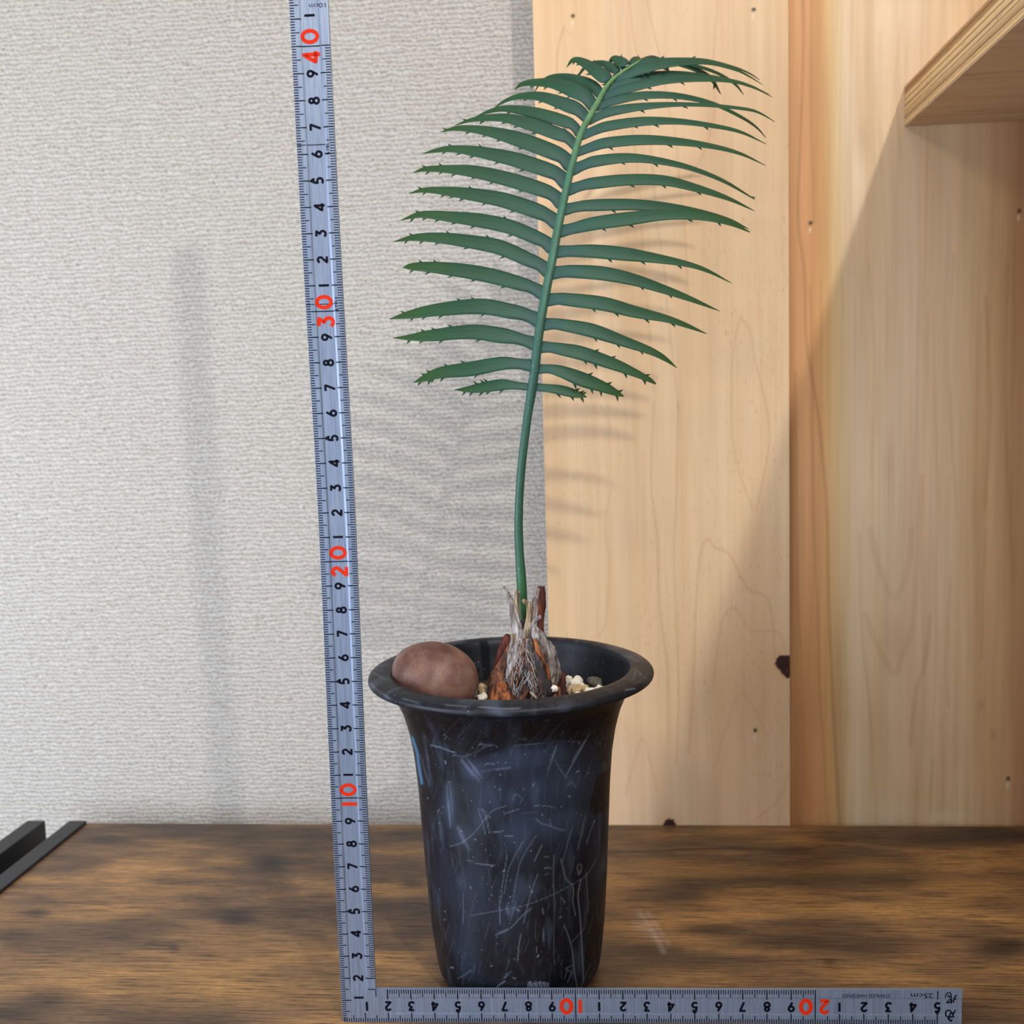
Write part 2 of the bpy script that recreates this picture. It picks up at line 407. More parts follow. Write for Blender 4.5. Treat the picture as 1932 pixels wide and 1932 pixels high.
def paint1(V, Q):
    x, z = V[:, 0], V[:, 2]
    n1 = fbm(x * 0.9, z * 0.06, 3); n2 = fbm(x * 3.5, z * 0.12, 9); n3 = fbm(x * 0.35, z * 0.08, 21)
    c = lin((216, 184, 147)) * np.ones((len(V), 1))
    c = c * (1 - 0.20 * np.clip(n1 - 0.5, -1, 1)[:, None] * np.array([0.4, 0.9, 1.5]))
    c = c * (1 + 0.10 * (n2 - 0.5)[:, None])
    warm = np.clip((12.5 - x) / 6, 0, 1)[:, None] * 0.35 + 0.5 * np.clip(n3 - 0.45, 0, 1)[:, None]
    c = c * (1 - warm * (1 - np.array([0.99, 0.92, 0.78])))
    line = lin((186, 146, 104)); faint = lin((200, 166, 128)); pink = lin((196, 154, 124))
    L = [
        ([(1233, 760), (1229, 920), (1241, 1019), (1243, 1122), (1248, 1174), (1259, 1260), (1262, 1400)], 3, .55, line),
        ([(1279, 760), (1277, 915), (1272, 1045), (1277, 1200), (1280, 1300), (1276, 1440)], 3, .5, line),
        ([(1397, 598), (1384, 655), (1380, 733), (1382, 823), (1394, 888), (1420, 961)], 3, .6, pink),
        ([(1397, 598), (1415, 624), (1425, 681), (1441, 746), (1452, 810), (1448, 862), (1435, 927), (1426, 963)], 3, .6, pink),
        ([(1300, 1420), (1309, 1260), (1314, 1122), (1322, 1045), (1334, 1016), (1349, 1034), (1373, 1042), (1386, 1063), (1414, 1115), (1437, 1120), (1455, 1150), (1462, 1260)], 4, .6, pink),
        ([(1345, 1300), (1360, 1180), (1383, 1146), (1404, 1171), (1419, 1190), (1466, 1192), (1482, 1225)], 3.5, .5, pink),
        ([(1351, 1442), (1367, 1382), (1397, 1310), (1427, 1344), (1446, 1389)], 3.5, .45, pink),
        ([(1180, 1500), (1200, 1423), (1213, 1393), (1228, 1440), (1240, 1490)], 4, .4, pink),
        ([(1491, 1446), (1473, 1503), (1442, 1533), (1420, 1550)], 3.5, .45, pink),
        ([(1047, 500), (1049, 760), (1052, 890), (1062, 1045), (1068, 1150)], 3, .35, faint),
        ([(1127, 760), (1129, 1000), (1127, 1200)], 3, .3, faint),
        ([(1153, 920), (1142, 993), (1150, 1070), (1142, 1174), (1130, 1200)], 3, .4, lin((176, 150, 124))),
        ([(1064, 50), (1053, 92), (1050, 145), (1052, 260)], 3.5, .55, lin((176, 146, 118))),
        ([(1064, 56), (1080, 66), (1092, 73), (1104, 120)], 3, .35, faint),
        ([(1162, 0), (1166, 40), (1170, 100)], 5, .35, lin((206, 160, 104))),
        ([(1187, 0), (1196, 70), (1204, 110)], 2.5, .5, line),
        ([(1221, 0), (1232, 56), (1246, 109), (1263, 212), (1274, 251), (1280, 321), (1290, 420), (1300, 600)], 2.5, .5, line),
        ([(1353, 0), (1349, 70), (1346, 117), (1348, 207), (1335, 268), (1318, 307), (1302, 332)], 4, .5, pink),
        ([(1268, 17), (1285, 31), (1296, 17)], 5, .3, faint),
        ([(1481, 447), (1475, 489), (1486, 531)], 3, .35, pink),
        ([(1193, 240), (1207, 363), (1214, 500), (1226, 629), (1233, 740)], 3, .45, line),
        ([(1223, 235), (1232, 335), (1240, 419), (1254, 517), (1260, 590), (1267, 655), (1280, 772)], 3, .45, line),
        ([(1431, 548), (1432, 570), (1430, 600)], 4, .4, lin((210, 160, 104))),
        ([(1090, 560), (1088, 760), (1092, 960), (1098, 1180)], 4, .22, faint),
        ([(1180, 300), (1176, 520), (1184, 700)], 5, .2, faint),
    ]
    for pts, wd, al, cc in L: stroke(c, Q, pts, wd, cc, al, 1.8)
    for cx, cy, rx, ry, al in [(1345, 230, 14, 60, .35), (1310, 320, 22, 22, .3), (1405, 1320, 40, 120, .12), (1180, 20, 26, 90, .18), (1215, 1450, 30, 90, .15), (1330, 1500, 30, 80, .12)]:
        blot(c, Q, cx, cy, rx, ry, pink, al)
    knot = lin((56, 32, 32))
    for cx, cy, r in [(1478, 1256, 26), (1264, 1552, 22), (1073, 258, 24)]: blot(c, Q, cx, cy, r, r * 1.1, lin((196, 150, 104)), .45)
    for poly in [[(1461, 1253), (1468, 1238), (1480, 1236), (1494, 1238), (1494, 1277), (1484, 1280), (1475, 1270)],
                 [(1250, 1560), (1254, 1549), (1262, 1544), (1271, 1546), (1278, 1560)],
                 [(1056, 246), (1064, 240), (1080, 254), (1088, 268), (1084, 274), (1070, 262)]]:
        c[inpoly(Q, poly)] = knot
    for u, v in [(1081, 30), (1422, 18), (1425, 1378)]: hole(c, Q, u, v)
    return c

def paint2(V, Q):
    x, z = V[:, 0], V[:, 2]
    n1 = fbm(x * 1.3, z * 0.05, 31); n2 = fbm(x * 5, z * 0.10, 39); n3 = fbm(x * 0.5, z * 0.09, 51)
    u = Q[:, 0] - 12 * np.clip((Q[:, 1] - 400) / 1100, -0.4, 1)
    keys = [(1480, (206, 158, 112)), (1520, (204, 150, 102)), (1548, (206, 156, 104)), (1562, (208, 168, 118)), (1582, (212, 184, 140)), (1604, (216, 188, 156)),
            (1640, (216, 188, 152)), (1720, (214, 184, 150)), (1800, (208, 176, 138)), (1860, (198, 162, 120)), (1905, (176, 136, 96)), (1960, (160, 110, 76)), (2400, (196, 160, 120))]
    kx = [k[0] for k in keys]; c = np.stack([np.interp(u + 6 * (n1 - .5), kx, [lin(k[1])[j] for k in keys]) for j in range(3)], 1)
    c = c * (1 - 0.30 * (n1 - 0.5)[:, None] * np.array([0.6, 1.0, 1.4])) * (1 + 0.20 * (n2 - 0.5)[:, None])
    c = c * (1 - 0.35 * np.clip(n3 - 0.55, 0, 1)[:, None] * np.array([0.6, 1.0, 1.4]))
    dk = lin((150, 104, 66)); md = lin((168, 132, 98))
    L = [
        ([(1513, -60), (1516, 69), (1510, 275), (1506, 413), (1518, 518), (1521, 642), (1534, 720), (1544, 785), (1552, 862), (1560, 966), (1564, 1145), (1570, 1290), (1575, 1391), (1584, 1555)], 5, .5, dk),
        ([(1528, 540), (1532, 700), (1535, 1000), (1543, 1145), (1546, 1290), (1556, 1449), (1560, 1555)], 3.5, .4, dk),
        ([(1500, 700), (1503, 900), (1506, 1130), (1514, 1290), (1518, 1500)], 4, .35, dk),
        ([(1532, -60), (1530, 200), (1536, 420)], 4, .3, dk),
        ([(1642, 1000), (1659, 1072), (1686, 1128), (1709, 1087), (1720, 1000)], 12, .2, md),
        ([(1633, 1159), (1651, 1209), (1686, 1270), (1703, 1232), (1720, 1188), (1732, 1072), (1740, 900)], 11, .2, md),
        ([(1622, 1009), (1625, 1174), (1639, 1319), (1648, 1435), (1651, 1555)], 6, .25, md),
        ([(1755, 1162), (1746, 1246), (1729, 1304), (1717, 1406)], 8, .22, dk),
        ([(1793, 1087), (1784, 1261), (1790, 1333)], 6, .25, md),
        ([(1761, 1435), (1757, 1480), (1755, 1540)], 5, .3, dk),
        ([(1860, 1000), (1855, 1101), (1852, 1240)], 6, .25, dk),
        ([(1660, 60), (1656, 200), (1664, 330)], 5, .2, md), ([(1700, 40), (1690, 160), (1700, 300)], 4, .25, md),
        ([(1590, -20), (1586, 160), (1584, 420), (1592, 600)], 3, .3, md), ([(1608, 0), (1604, 300), (1612, 520)], 3, .25, md),
        ([(1640, 500), (1650, 700), (1644, 900)], 4, .25, md), ([(1800, 480), (1790, 700), (1806, 980)], 6, .25, md),
        ([(1860, 560), (1868, 760), (1858, 960)], 6, .3, dk), ([(1760, 560), (1764, 760), (1770, 960)], 4, .2, md),
        ([(1900, 500), (1896, 760), (1912, 1100)], 8, .25, dk),
    ]
    for pts, wd, al, cc in L: stroke(c, Q, pts, wd, cc, al, 2.2)
    for cx, cy, rx, ry, al in [(1628, 270, 12, 40, .35), (1676, 880, 12, 60, .2), (1690, 1210, 26, 60, .2), (1800, 1420, 60, 60, .12)]: blot(c, Q, cx, cy, rx, ry, dk, al)
    for cx, cy, rx, ry, al in [(1620, 330, 14, 90, .5), (1600, 180, 10, 100, .35), (1700, 20, 60, 60, .25), (1690, 1530, 40, 20, .3), (1780, 1540, 40, 10, .35)]: blot(c, Q, cx, cy, rx, ry, lin((232, 214, 190)), al)
    for cx, cy in [(1851, 1332), (1874, 1386)]: blot(c, Q, cx, cy, 6, 9, lin((140, 112, 76)), .4)
    for u_, v_ in [(1529, 421), (1923, 398), (1902, 1469)]: hole(c, Q, u_, v_)
    return c

XB1, XB2, YB = 8.364, 23.027, 20.66
b1 = tag(painted_board('cedar_board', XB1, XB2, YB, YB + 1.5, -3.0, 58, 0.085, paint1, M['board']),
    'pale yellow cedar board behind the frond, between the wallpaper and the redder board', 'board')
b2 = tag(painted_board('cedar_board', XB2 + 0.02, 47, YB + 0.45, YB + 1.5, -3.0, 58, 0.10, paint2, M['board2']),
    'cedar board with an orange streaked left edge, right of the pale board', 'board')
for b_, xa, xb in ((b1, XB1 + 1, XB2 - 1), (b2, XB2 + 1, 46)):
    for zb in (2, 50): boxobj('batten', (xa, xb, YB + 1.5, WALL, zb, zb + 4), M['ply_face'], b_)

# ---------------------------------------------------------------- desk
def paint_desk(V, Q):
    x, y = V[:, 0], V[:, 1]
    n1 = fbm(x * 0.13, y * 0.42, 61, 3); n2 = fbm(x * 0.35, y * 1.5, 67, 4); n3 = fbm(x * 0.09, y * 0.3, 71, 2)
    c0, c1, c2 = lin((60, 46, 38)), lin((102, 77, 54)), lin((158, 117, 70))
    t = np.clip((n1 * 0.7 + n2 * 0.3 - 0.22) / 0.52, 0, 1)[:, None]
    c = np.where(t < 0.5, c0 + (c1 - c0) * t * 2, c1 + (c2 - c1) * (t - 0.5) * 2)
    c = c * (0.8 + 0.4 * n3)[:, None]
    gold = lin((190, 142, 80)); dark = lin((40, 32, 29)); crack = lin((34, 26, 22))
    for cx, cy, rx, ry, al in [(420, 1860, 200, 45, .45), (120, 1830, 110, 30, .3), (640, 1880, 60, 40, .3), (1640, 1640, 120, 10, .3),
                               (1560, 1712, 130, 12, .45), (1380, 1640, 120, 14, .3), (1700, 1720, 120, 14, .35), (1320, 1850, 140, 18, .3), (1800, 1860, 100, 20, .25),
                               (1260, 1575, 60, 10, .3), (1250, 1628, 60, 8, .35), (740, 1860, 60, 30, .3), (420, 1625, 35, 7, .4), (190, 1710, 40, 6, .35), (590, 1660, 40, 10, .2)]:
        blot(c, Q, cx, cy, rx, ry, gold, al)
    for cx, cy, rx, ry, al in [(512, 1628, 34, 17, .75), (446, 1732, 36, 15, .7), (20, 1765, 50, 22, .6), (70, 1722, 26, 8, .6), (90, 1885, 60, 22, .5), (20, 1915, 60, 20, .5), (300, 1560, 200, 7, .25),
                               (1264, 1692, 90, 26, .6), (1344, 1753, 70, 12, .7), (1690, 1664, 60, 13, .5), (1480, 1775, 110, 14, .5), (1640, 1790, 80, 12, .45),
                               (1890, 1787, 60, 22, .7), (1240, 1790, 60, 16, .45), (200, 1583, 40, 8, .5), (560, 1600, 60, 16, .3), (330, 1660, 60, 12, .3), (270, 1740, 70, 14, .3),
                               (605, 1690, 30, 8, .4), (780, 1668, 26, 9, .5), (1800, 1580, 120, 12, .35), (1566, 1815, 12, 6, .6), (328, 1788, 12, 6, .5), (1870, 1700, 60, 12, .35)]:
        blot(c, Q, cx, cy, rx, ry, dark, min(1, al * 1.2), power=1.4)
    for pts, wd, al in [([(1160, 1608), (1200, 1607), (1351, 1601), (1503, 1603), (1556, 1596)], 2.2, .8), ([(137, 1588), (307, 1590), (410, 1586), (560, 1592)], 1.6, .6),
                        ([(116, 1702), (191, 1707), (219, 1714)], 1.8, .6), ([(290, 1714), (410, 1721), (512, 1719), (640, 1740)], 1.8, .6), ([(275, 1781), (290, 1780)], 3, .7),
                        ([(570, 1666), (600, 1662), (640, 1655)], 1.6, .6), ([(1160, 1617), (1300, 1614), (1420, 1616)], 1.4, .4), ([(1500, 1620), (1700, 1622), (1932, 1616)], 1.6, .4),
                        ([(1380, 1745), (1560, 1742), (1760, 1750)], 1.8, .35), ([(700, 1722), (760, 1728), (800, 1722)], 1.6, .4)]:
        stroke(c, Q, pts, wd, crack, al, 1.2)
    for pts, wd, al in [([(1205, 1720), (1228, 1752), (1252, 1795)], 7, .22), ([(1222, 1722), (1262, 1780)], 3, .25), ([(1200, 1740), (1240, 1770)], 16, .10)]:
        stroke(c, Q, pts, wd, lin((214, 208, 204)), al, 5)  # whitish smear: dust plus a highlight painted into the desk colour
    return c
DX0, DX1, DY0 = -22.20, 62.0, -13.0
step = 0.13; nx = int((DX1 - DX0) / step) + 1; ny = int((D - 0.03 - DY0) / step) + 1
X, Y = np.meshgrid(np.linspace(DX0, DX1, nx), np.linspace(DY0, D - 0.03, ny))
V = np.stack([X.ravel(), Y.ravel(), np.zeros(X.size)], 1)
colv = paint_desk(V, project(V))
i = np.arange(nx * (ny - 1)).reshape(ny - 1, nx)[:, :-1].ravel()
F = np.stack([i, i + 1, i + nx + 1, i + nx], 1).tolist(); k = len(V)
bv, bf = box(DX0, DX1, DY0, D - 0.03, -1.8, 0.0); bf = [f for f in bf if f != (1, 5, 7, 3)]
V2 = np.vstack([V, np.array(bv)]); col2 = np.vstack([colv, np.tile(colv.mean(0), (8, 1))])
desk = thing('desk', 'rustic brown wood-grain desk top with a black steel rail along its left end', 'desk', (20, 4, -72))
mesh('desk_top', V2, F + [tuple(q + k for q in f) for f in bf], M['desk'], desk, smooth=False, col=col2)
xr = at(131.5, 1547, D)[0]
o = boxobj('side_rail', (xr, DX0 - 0.01, DY0, D - 0.04, -1.9, 0.19), M['black'], desk, 0.05)
for lx, ly in ((xr, DY0), (xr, D - 2.6), (DX1 - 2.5, DY0), (DX1 - 2.5, D - 2.6)):
    boxobj('leg', (lx, lx + 2.5, ly, ly + 2.5, -72, -1.9), M['black'], desk)
adopt(desk)
x2a, x2b = at(52.8, 1547, D)[0], at(86, 1547, D)[0]
rack = thing('steel_rack', 'black steel rack rail left of the desk, standing apart from its edge', 'rack', (x2a + 0.6, 4, -72))
boxobj('rail', (x2a, x2b, DY0, D - 0.04, -3.2, 0.19), M['black'], rack, 0.05)
for ly in (DY0, D - 1.3): boxobj('leg', (x2a, x2b, ly, ly + 1.2, -72, -3.2), M['black'], rack)
adopt(rack)

# ---------------------------------------------------------------- plywood shelf
def mat_ply_edge():
    m, nt, b = new_mat('plywood_edge')
    v = coord(nt, (1, 1, 1)); sep = N(nt, 'ShaderNodeSeparateXYZ'); nt.links.new(v, sep.inputs[0])
    wob = nz(nt, coord(nt, (30, 30, 200)), 1.0, 2)
    zz = math_(nt, 'ADD', sep.outputs[2], math_(nt, 'MULTIPLY', math_(nt, 'SUBTRACT', wob, 0.5), 0.0006))
    t = math_(nt, 'DIVIDE', math_(nt, 'SUBTRACT', zz, 0.41753), 0.02287)
    A, B, Cc, Dk = linc(226, 190, 134), linc(206, 172, 124), linc(176, 138, 92), linc(112, 82, 50)
    stops = [(0.0, linc(228, 200, 166)), (0.03, Dk), (0.05, A), (0.12, B), (0.14, Cc), (0.16, A), (0.20, Dk), (0.22, Cc), (0.36, B), (0.38, Dk),
             (0.40, A), (0.47, B), (0.50, Dk), (0.52, B), (0.60, A), (0.64, B), (0.66, Dk), (0.68, A), (0.75, A), (0.77, Cc), (0.88, linc(150, 112, 70)), (0.90, Dk), (0.92, linc(186, 136, 84)), (0.97, linc(196, 146, 94)), (1.0, linc(220, 196, 170))]
    c = ramp(nt, t, stops)
    f = nz(nt, coord(nt, (500, 130, 900)), 1.0, 4, 0.7)
    c = mix(nt, ramp(nt, f, [(0.56, G(0)), (0.70, G(0.55))]), c, linc(96, 72, 44))
    nt.links.new(c, b.inputs['Base Color']); b.inputs['Roughness'].default_value = 0.75
    return m
shelf = thing('plywood_shelf', 'plywood shelf with a layered raw edge sticking out from the cedar board at upper right', 'shelf', (40, -6, 41.62))
XS, ZB, ZT = 29.73, 41.753, 44.04
pe = mat_ply_edge()
def mat_under():
    m, nt, b = new_mat('plywood_underside')
    f = nz(nt, coord(nt, (9, 130, 9)), 1.0, 5, 0.6, 1.2)
    c = ramp(nt, f, [(0.3, linc(176, 138, 100)), (0.46, linc(198, 164, 124)), (0.7, linc(206, 174, 136))])
    nt.links.new(c, b.inputs['Base Color']); b.inputs['Roughness'].default_value = 0.65
    return m
o = boxobj('shelf_board', (XS, 62, -28, YB + 0.44, ZB, ZT), mat_under(), shelf, 0.03)
V_, F_ = box(XS - 0.03, XS + 0.001, -28, YB + 0.43, ZB, ZT)
mesh('raw_edge', V_, F_, pe, shelf, smooth=False)
adopt(shelf)
#MORE
# ---------------------------------------------------------------- flower pot
PX, PY = 7.33, 4.25
prof_out = [(0.0, 0.25), (2.6, 0.25), (2.75, 0.0), (3.15, 0.0), (3.36, 0.06), (3.62, 0.28), (3.75, 0.62), (3.84, 1.2), (4.0, 2.6), (4.16, 5.0), (4.27, 7.1), (4.38, 9.2), (4.50, 10.6),
            (4.68, 11.7), (4.92, 12.6), (5.20, 13.25), (5.60, 13.75), (6.05, 13.98), (6.30, 14.02)]
prof_top = [(6.30, 14.02), (6.38, 14.04), (6.42, 14.14), (6.40, 14.26), (6.30, 14.36), (6.05, 14.45), (5.75, 14.50), (5.50, 14.48), (5.38, 14.42)]
prof_in = [(5.38, 14.42), (5.31, 14.32), (5.27, 14.1), (5.16, 13.6), (4.98, 13.0), (4.76, 12.3), (4.5, 11.4), (4.3, 10.2), (4.16, 8.5), (4.0, 5.0), (3.75, 1.4), (3.5, 0.6), (0.0, 0.5)]
def resample(P, step):
    P = np.array(P); d = np.r_[0, np.cumsum(np.hypot(*np.diff(P, axis=0).T))]
    n = max(int(d[-1] / step), len(P)); t = np.linspace(0, d[-1], n)
    return np.stack([np.interp(t, d, P[:, 0]), np.interp(t, d, P[:, 1])], 1)
def smoothp(P, k=3):
    for _ in range(k): P = np.vstack([P[:1], (P[:-2] + 2 * P[1:-1] + P[2:]) / 4, P[-1:]])
    return P
pot = thing('plant_pot', 'tall flared black plastic pot with scuffs and a wide rim', 'plant pot', (PX, PY, 0))
def revolve(P, seg, cx=0.0, cy=0.0, wob=None):
    th = np.linspace(0, 2 * math.pi, seg, endpoint=False); n = len(P)
    R = P[:, 0][:, None]; V = np.stack([PX + R * np.cos(th), PY + R * np.sin(th), np.repeat(P[:, 1][:, None], seg, 1)], 2).reshape(-1, 3)
    i, j = np.meshgrid(np.arange(n - 1), np.arange(seg), indexing='ij'); j2 = (j + 1) % seg
    F = np.stack([i * seg + j, i * seg + j2, (i + 1) * seg + j2, (i + 1) * seg + j], 2).reshape(-1, 4)
    dr = np.gradient(P[:, 0]); dz = np.gradient(P[:, 1]); L = np.hypot(dr, dz) + 1e-9
    Nn = np.stack([(dz / L)[:, None] * np.cos(th), (dz / L)[:, None] * np.sin(th), np.repeat((-dr / L)[:, None], seg, 1)], 2).reshape(-1, 3)
    return V, F, Nn
def crop(pts, ox=760, oy=1380, s=3.864): return [(ox + x / s, oy + y / s) for x, y in pts]
def paint_pot(V, Nn, body):
    Q = project(V); face = ((CAM - V) * Nn).sum(1) > 0.0
    th = np.arctan2(V[:, 1] - PY, V[:, 0] - PX) * 4.3; z = V[:, 2]
    n1 = fbm(th * 0.55 + 9, z * 0.35, 81, 3); n2 = fbm(th * 2.0 + 30, z * 0.5, 85, 3)
    c = lin((13, 15, 21)) * np.ones((len(V), 1))
    dust = lin((74, 86, 108)); lo = lin((34, 43, 62)); hi = lin((140, 151, 172))
    a = np.clip((n1 - 0.42) / 0.3, 0, 1) * 0.35 * np.clip((11.5 - z) / 1.2, 0, 1)
    c = c * (1 - a[:, None]) + lo * a[:, None]
    a = np.clip((n2 - 0.6) / 0.25, 0, 1) * 0.35
    c = c * (1 - a[:, None]) + dust * a[:, None]
    if not body:
        a = np.clip((fbm(th * 1.2, z * 2 + n1 * 3, 91, 4) - 0.48) / 0.25, 0, 1) * 0.35
        c = c * (1 - a[:, None]) + lin((86, 94, 112)) * a[:, None]
        for pts, wd, al in [([(1180, 1302), (1198, 1299)], 2.5, .9), ([(905, 1334), (950, 1337), (980, 1336)], 5, .5), ([(840, 1330), (880, 1333)], 4, .35), ([(700, 1290), (712, 1302), (735, 1318)], 8, .3),
                            ([(1120, 1222), (1110, 1240)], 4, .35), ([(1160, 1235), (1190, 1240), (1205, 1250)], 2, .4), ([(1200, 1265), (1195, 1280)], 6, .3), ([(705, 1270), (725, 1280)], 2, .5),
                            ([(1060, 1200), (1090, 1204), (1085, 1215)], 3, .35), ([(1205, 1268), (1210, 1272)], 3, .6), ([(760, 1318), (790, 1326)], 4, .3)]:
            stroke(c, Q, pts, wd * .5, lin((140, 148, 166)), al * .7, 1.4)
        return c
    f = face
    # broad dusty swipes
    for cx, cy, rx, ry, al in [(520, 290, 80, 70, .55), (620, 480, 100, 120, .45), (350, 560, 60, 150, .45), (1050, 420, 260, 160, .45), (830, 760, 130, 130, .40), (1050, 680, 200, 110, .40),
                               (900, 200, 240, 80, .42), (1250, 330, 150, 120, .45), (1150, 150, 260, 60, .35), (700, 220, 120, 60, .3), (450, 760, 90, 80, .35), (1290, 640, 70, 90, .35), (800, 1290, 60, 60, .30), (560, 620, 60, 90, .3)]:
        blot(c, Q, 760 + cx / 3.864, 1380 + cy / 3.864, rx / 3.864, ry / 3.864, lin((58, 71, 94)), al * (0.5 + 0.9 * n2), mask=f)
    S_ = [([(440, 200), (480, 260), (560, 350)], 60, .35), ([(330, 400), (350, 680)], 50, .3), ([(400, 700), (440, 780), (480, 860)], 30, .35), ([(1350, 40), (1260, 190), (1190, 320)], 12, .7),
          ([(1120, 110), (1095, 200), (1055, 290)], 14, .7), ([(1110, 210), (1150, 280), (1195, 340)], 6, .5), ([(1330, 60), (1230, 220)], 6, .5), ([(580, 290), (680, 272), (790, 262)], 9, .5),
          ([(600, 242), (630, 232), (665, 238)], 4, .9), ([(960, 540), (1040, 543), (1110, 556)], 3, .8), ([(970, 636), (1010, 670), (1080, 690), (1130, 712), (1185, 722)], 5, .7),
          ([(550, 570), (575, 640), (600, 745)], 3, .7), ([(575, 570), (610, 640), (632, 740)], 3, .7), ([(560, 560), (610, 590), (605, 640)], 3, .6), ([(345, 838), (430, 810), (520, 740), (600, 640), (660, 575), (750, 545)], 4, .55),
          ([(205, 100), (300, 130), (390, 155)], 4, .8), ([(215, 92), (330, 135), (420, 185), (520, 150), (570, 70)], 4, .45), ([(575, 95), (640, 85), (668, 105)], 8, .7), ([(640, 100), (560, 135), (520, 180)], 6, .5),
          ([(470, 940), (560, 965), (670, 978)], 2.5, .6), ([(500, 1342), (700, 1305), (900, 1265), (1080, 1195), (1210, 1130), (1340, 1045), (1410, 930)], 2.5, .6),
          ([(680, 1482), (740, 1455), (790, 1435)], 14, .55), ([(790, 1430), (870, 1345), (935, 1290)], 7, .55), ([(722, 1180), (705, 1290), (712, 1410)], 3, .7), ([(760, 900), (740, 1030), (715, 1170)], 3, .6),
          ([(880, 800), (820, 900), (770, 1010), (740, 1180)], 2.5, .6), ([(970, 760), (900, 870), (850, 980), (800, 1240)], 3, .6), ([(1015, 830), (985, 890), (960, 945)], 5, .7),
          ([(985, 1040), (940, 1160), (905, 1290), (880, 1400)], 5, .6), ([(860, 1480), (845, 1570), (838, 1650)], 5, .7), ([(1100, 900), (1098, 1100), (1108, 1300)], 7, .4), ([(1106, 1300), (1100, 1600), (1110, 1700)], 6, .25),
          ([(1150, 930), (1165, 980), (1190, 1075), (1235, 1120), (1245, 1180), (1238, 1240), (1260, 1342)], 4, .85), ([(1275, 980), (1300, 970), (1302, 1010), (1285, 1045), (1272, 1010), (1275, 980)], 3, .8), ([(1285, 1000), (1285, 1030)], 12, .35),
          ([(1298, 1080), (1278, 1190), (1290, 1330), (1302, 1500), (1312, 1700), (1316, 1830)], 6, .85), ([(1175, 1412), (1210, 1500), (1235, 1600), (1250, 1740), (1275, 1880)], 4.5, .85), ([(1325, 1430), (1270, 1495), (1228, 1540)], 3, .5),
          ([(1340, 1030), (1345, 1180), (1352, 1320)], 4, .5), ([(1240, 690), (1205, 800), (1165, 950)], 4, .5), ([(1335, 620), (1310, 700), (1280, 860)], 12, .5), ([(1400, 650), (1370, 720), (1340, 820)], 5, .5),
          ([(790, 1748), (760, 1765), (735, 1800)], 8, .75), ([(745, 1820), (700, 1850), (680, 1870)], 7, .6), ([(500, 1742), (450, 1775), (400, 1802)], 6, .4), ([(1368, 1690), (1330, 1790), (1290, 1880)], 3, .5), ([(1420, 1700), (1350, 1800)], 3, .4),
          ([(1022, 1440), (1025, 1500), (1030, 1560)], 9, .6), ([(1020, 1290), (1024, 1330)], 6, .8), ([(975, 1570), (975, 1615)], 5, .5), ([(820, 1240), (790, 1300), (780, 1370)], 24, .25), ([(755, 1260), (765, 1340)], 14, .35),
          ([(300, 20), (320, 40), (300, 60)], 6, .5), ([(350, 880), (395, 940), (375, 1040)], 8, .35), ([(440, 1180), (440, 1400)], 6, .3), ([(740, 600), (850, 565)], 6, .5), ([(860, 600), (980, 590)], 4, .5), ([(800, 500), (820, 460), (870, 490), (850, 530)], 4, .45),
          ([(1080, 690), (1070, 640)], 4, .5), ([(1200, 400), (1230, 370), (1260, 410)], 5, .5), ([(660, 735), (730, 728)], 6, .7), ([(740, 765), (800, 762)], 5, .6), ([(1150, 1208), (1185, 1250)], 5, .6), ([(1030, 995), (1080, 995)], 6, .6), ([(1040, 1045), (1060, 1040)], 5, .6),
          ([(1035, 915), (1070, 915)], 5, .6), ([(130, 180), (200, 430), (225, 470)], 12, .3), ([(150, 20), (180, 200), (210, 400)], 20, .2), ([(840, 50), (900, 62), (880, 40)], 5, .5), ([(800, 98), (950, 92), (1130, 70), (1290, 78)], 3, .45),
          ([(1410, 30), (1440, 100)], 4, .6), ([(1460, 20), (1440, 90)], 4, .6), ([(1385, 50), (1420, 95)], 4, .5), ([(1250, 1700), (1190, 1730), (1240, 1760)], 5, .5), ([(1230, 1760), (1200, 1830)], 5, .5), ([(1200, 1740), (1180, 1800)], 4, .5)]
    for pts, wd, al in S_: 
        if wd < 8: stroke(c, Q, crop(pts), wd / 4.4, hi, al * .62, 1.0, mask=f)
        else:                                                   # wide rubbed marks: bundles of fine hairlines
            rr = random.Random(int(wd * 100 + pts[0][0])); q = np.array(crop(pts)); d = q[-1] - q[0]; nn = np.array([-d[1], d[0]]) / (np.hypot(*d) + 1e-6)
            stroke(c, Q, q, wd / 6, lin((92, 102, 128)), al * .4, wd / 6, mask=f)
            for _ in range(int(wd / 2.2)):
                o_ = rr.uniform(-.5, .5) * wd / 3.864; a_, b_ = sorted((rr.uniform(-.15, .6), rr.uniform(.4, 1.15)))
                stroke(c, Q, [q[0] + d * a_ + nn * o_, q[0] + d * b_ + nn * (o_ + rr.uniform(-1, 1))], .7, lin((118, 128, 152)), al * rr.uniform(.3, .75), .8, mask=f)
    for pts, wd, al in [([(1140, 1440), (1148, 1570), (1140, 1640)], 30, .3)]: stroke(c, Q, pts, wd / 3.864, hi, al * .3, 3, mask=f)
    r = random.Random(5)
    for _ in range(130):                                      # upright scratches
        u = r.uniform(800, 1135); v = r.uniform(1400, 1850); L = r.uniform(6, 46); sl = r.choice([-.05, .02, -.28, -.35, .1]) + r.uniform(-.06, .06)
        stroke(c, Q, [(u, v), (u + sl * L, v + L)], r.uniform(.4, 1.1), hi, r.uniform(.04, .16), .9, mask=f)
    for _ in range(34):
        u = r.uniform(800, 1130); v = r.uniform(1355, 1860)
        stroke(c, Q, [(u, v), (u + r.uniform(-5, 5), v + r.uniform(-4, 4))], r.uniform(.8, 2.2), hi, r.uniform(.3, .8), .9, mask=f)
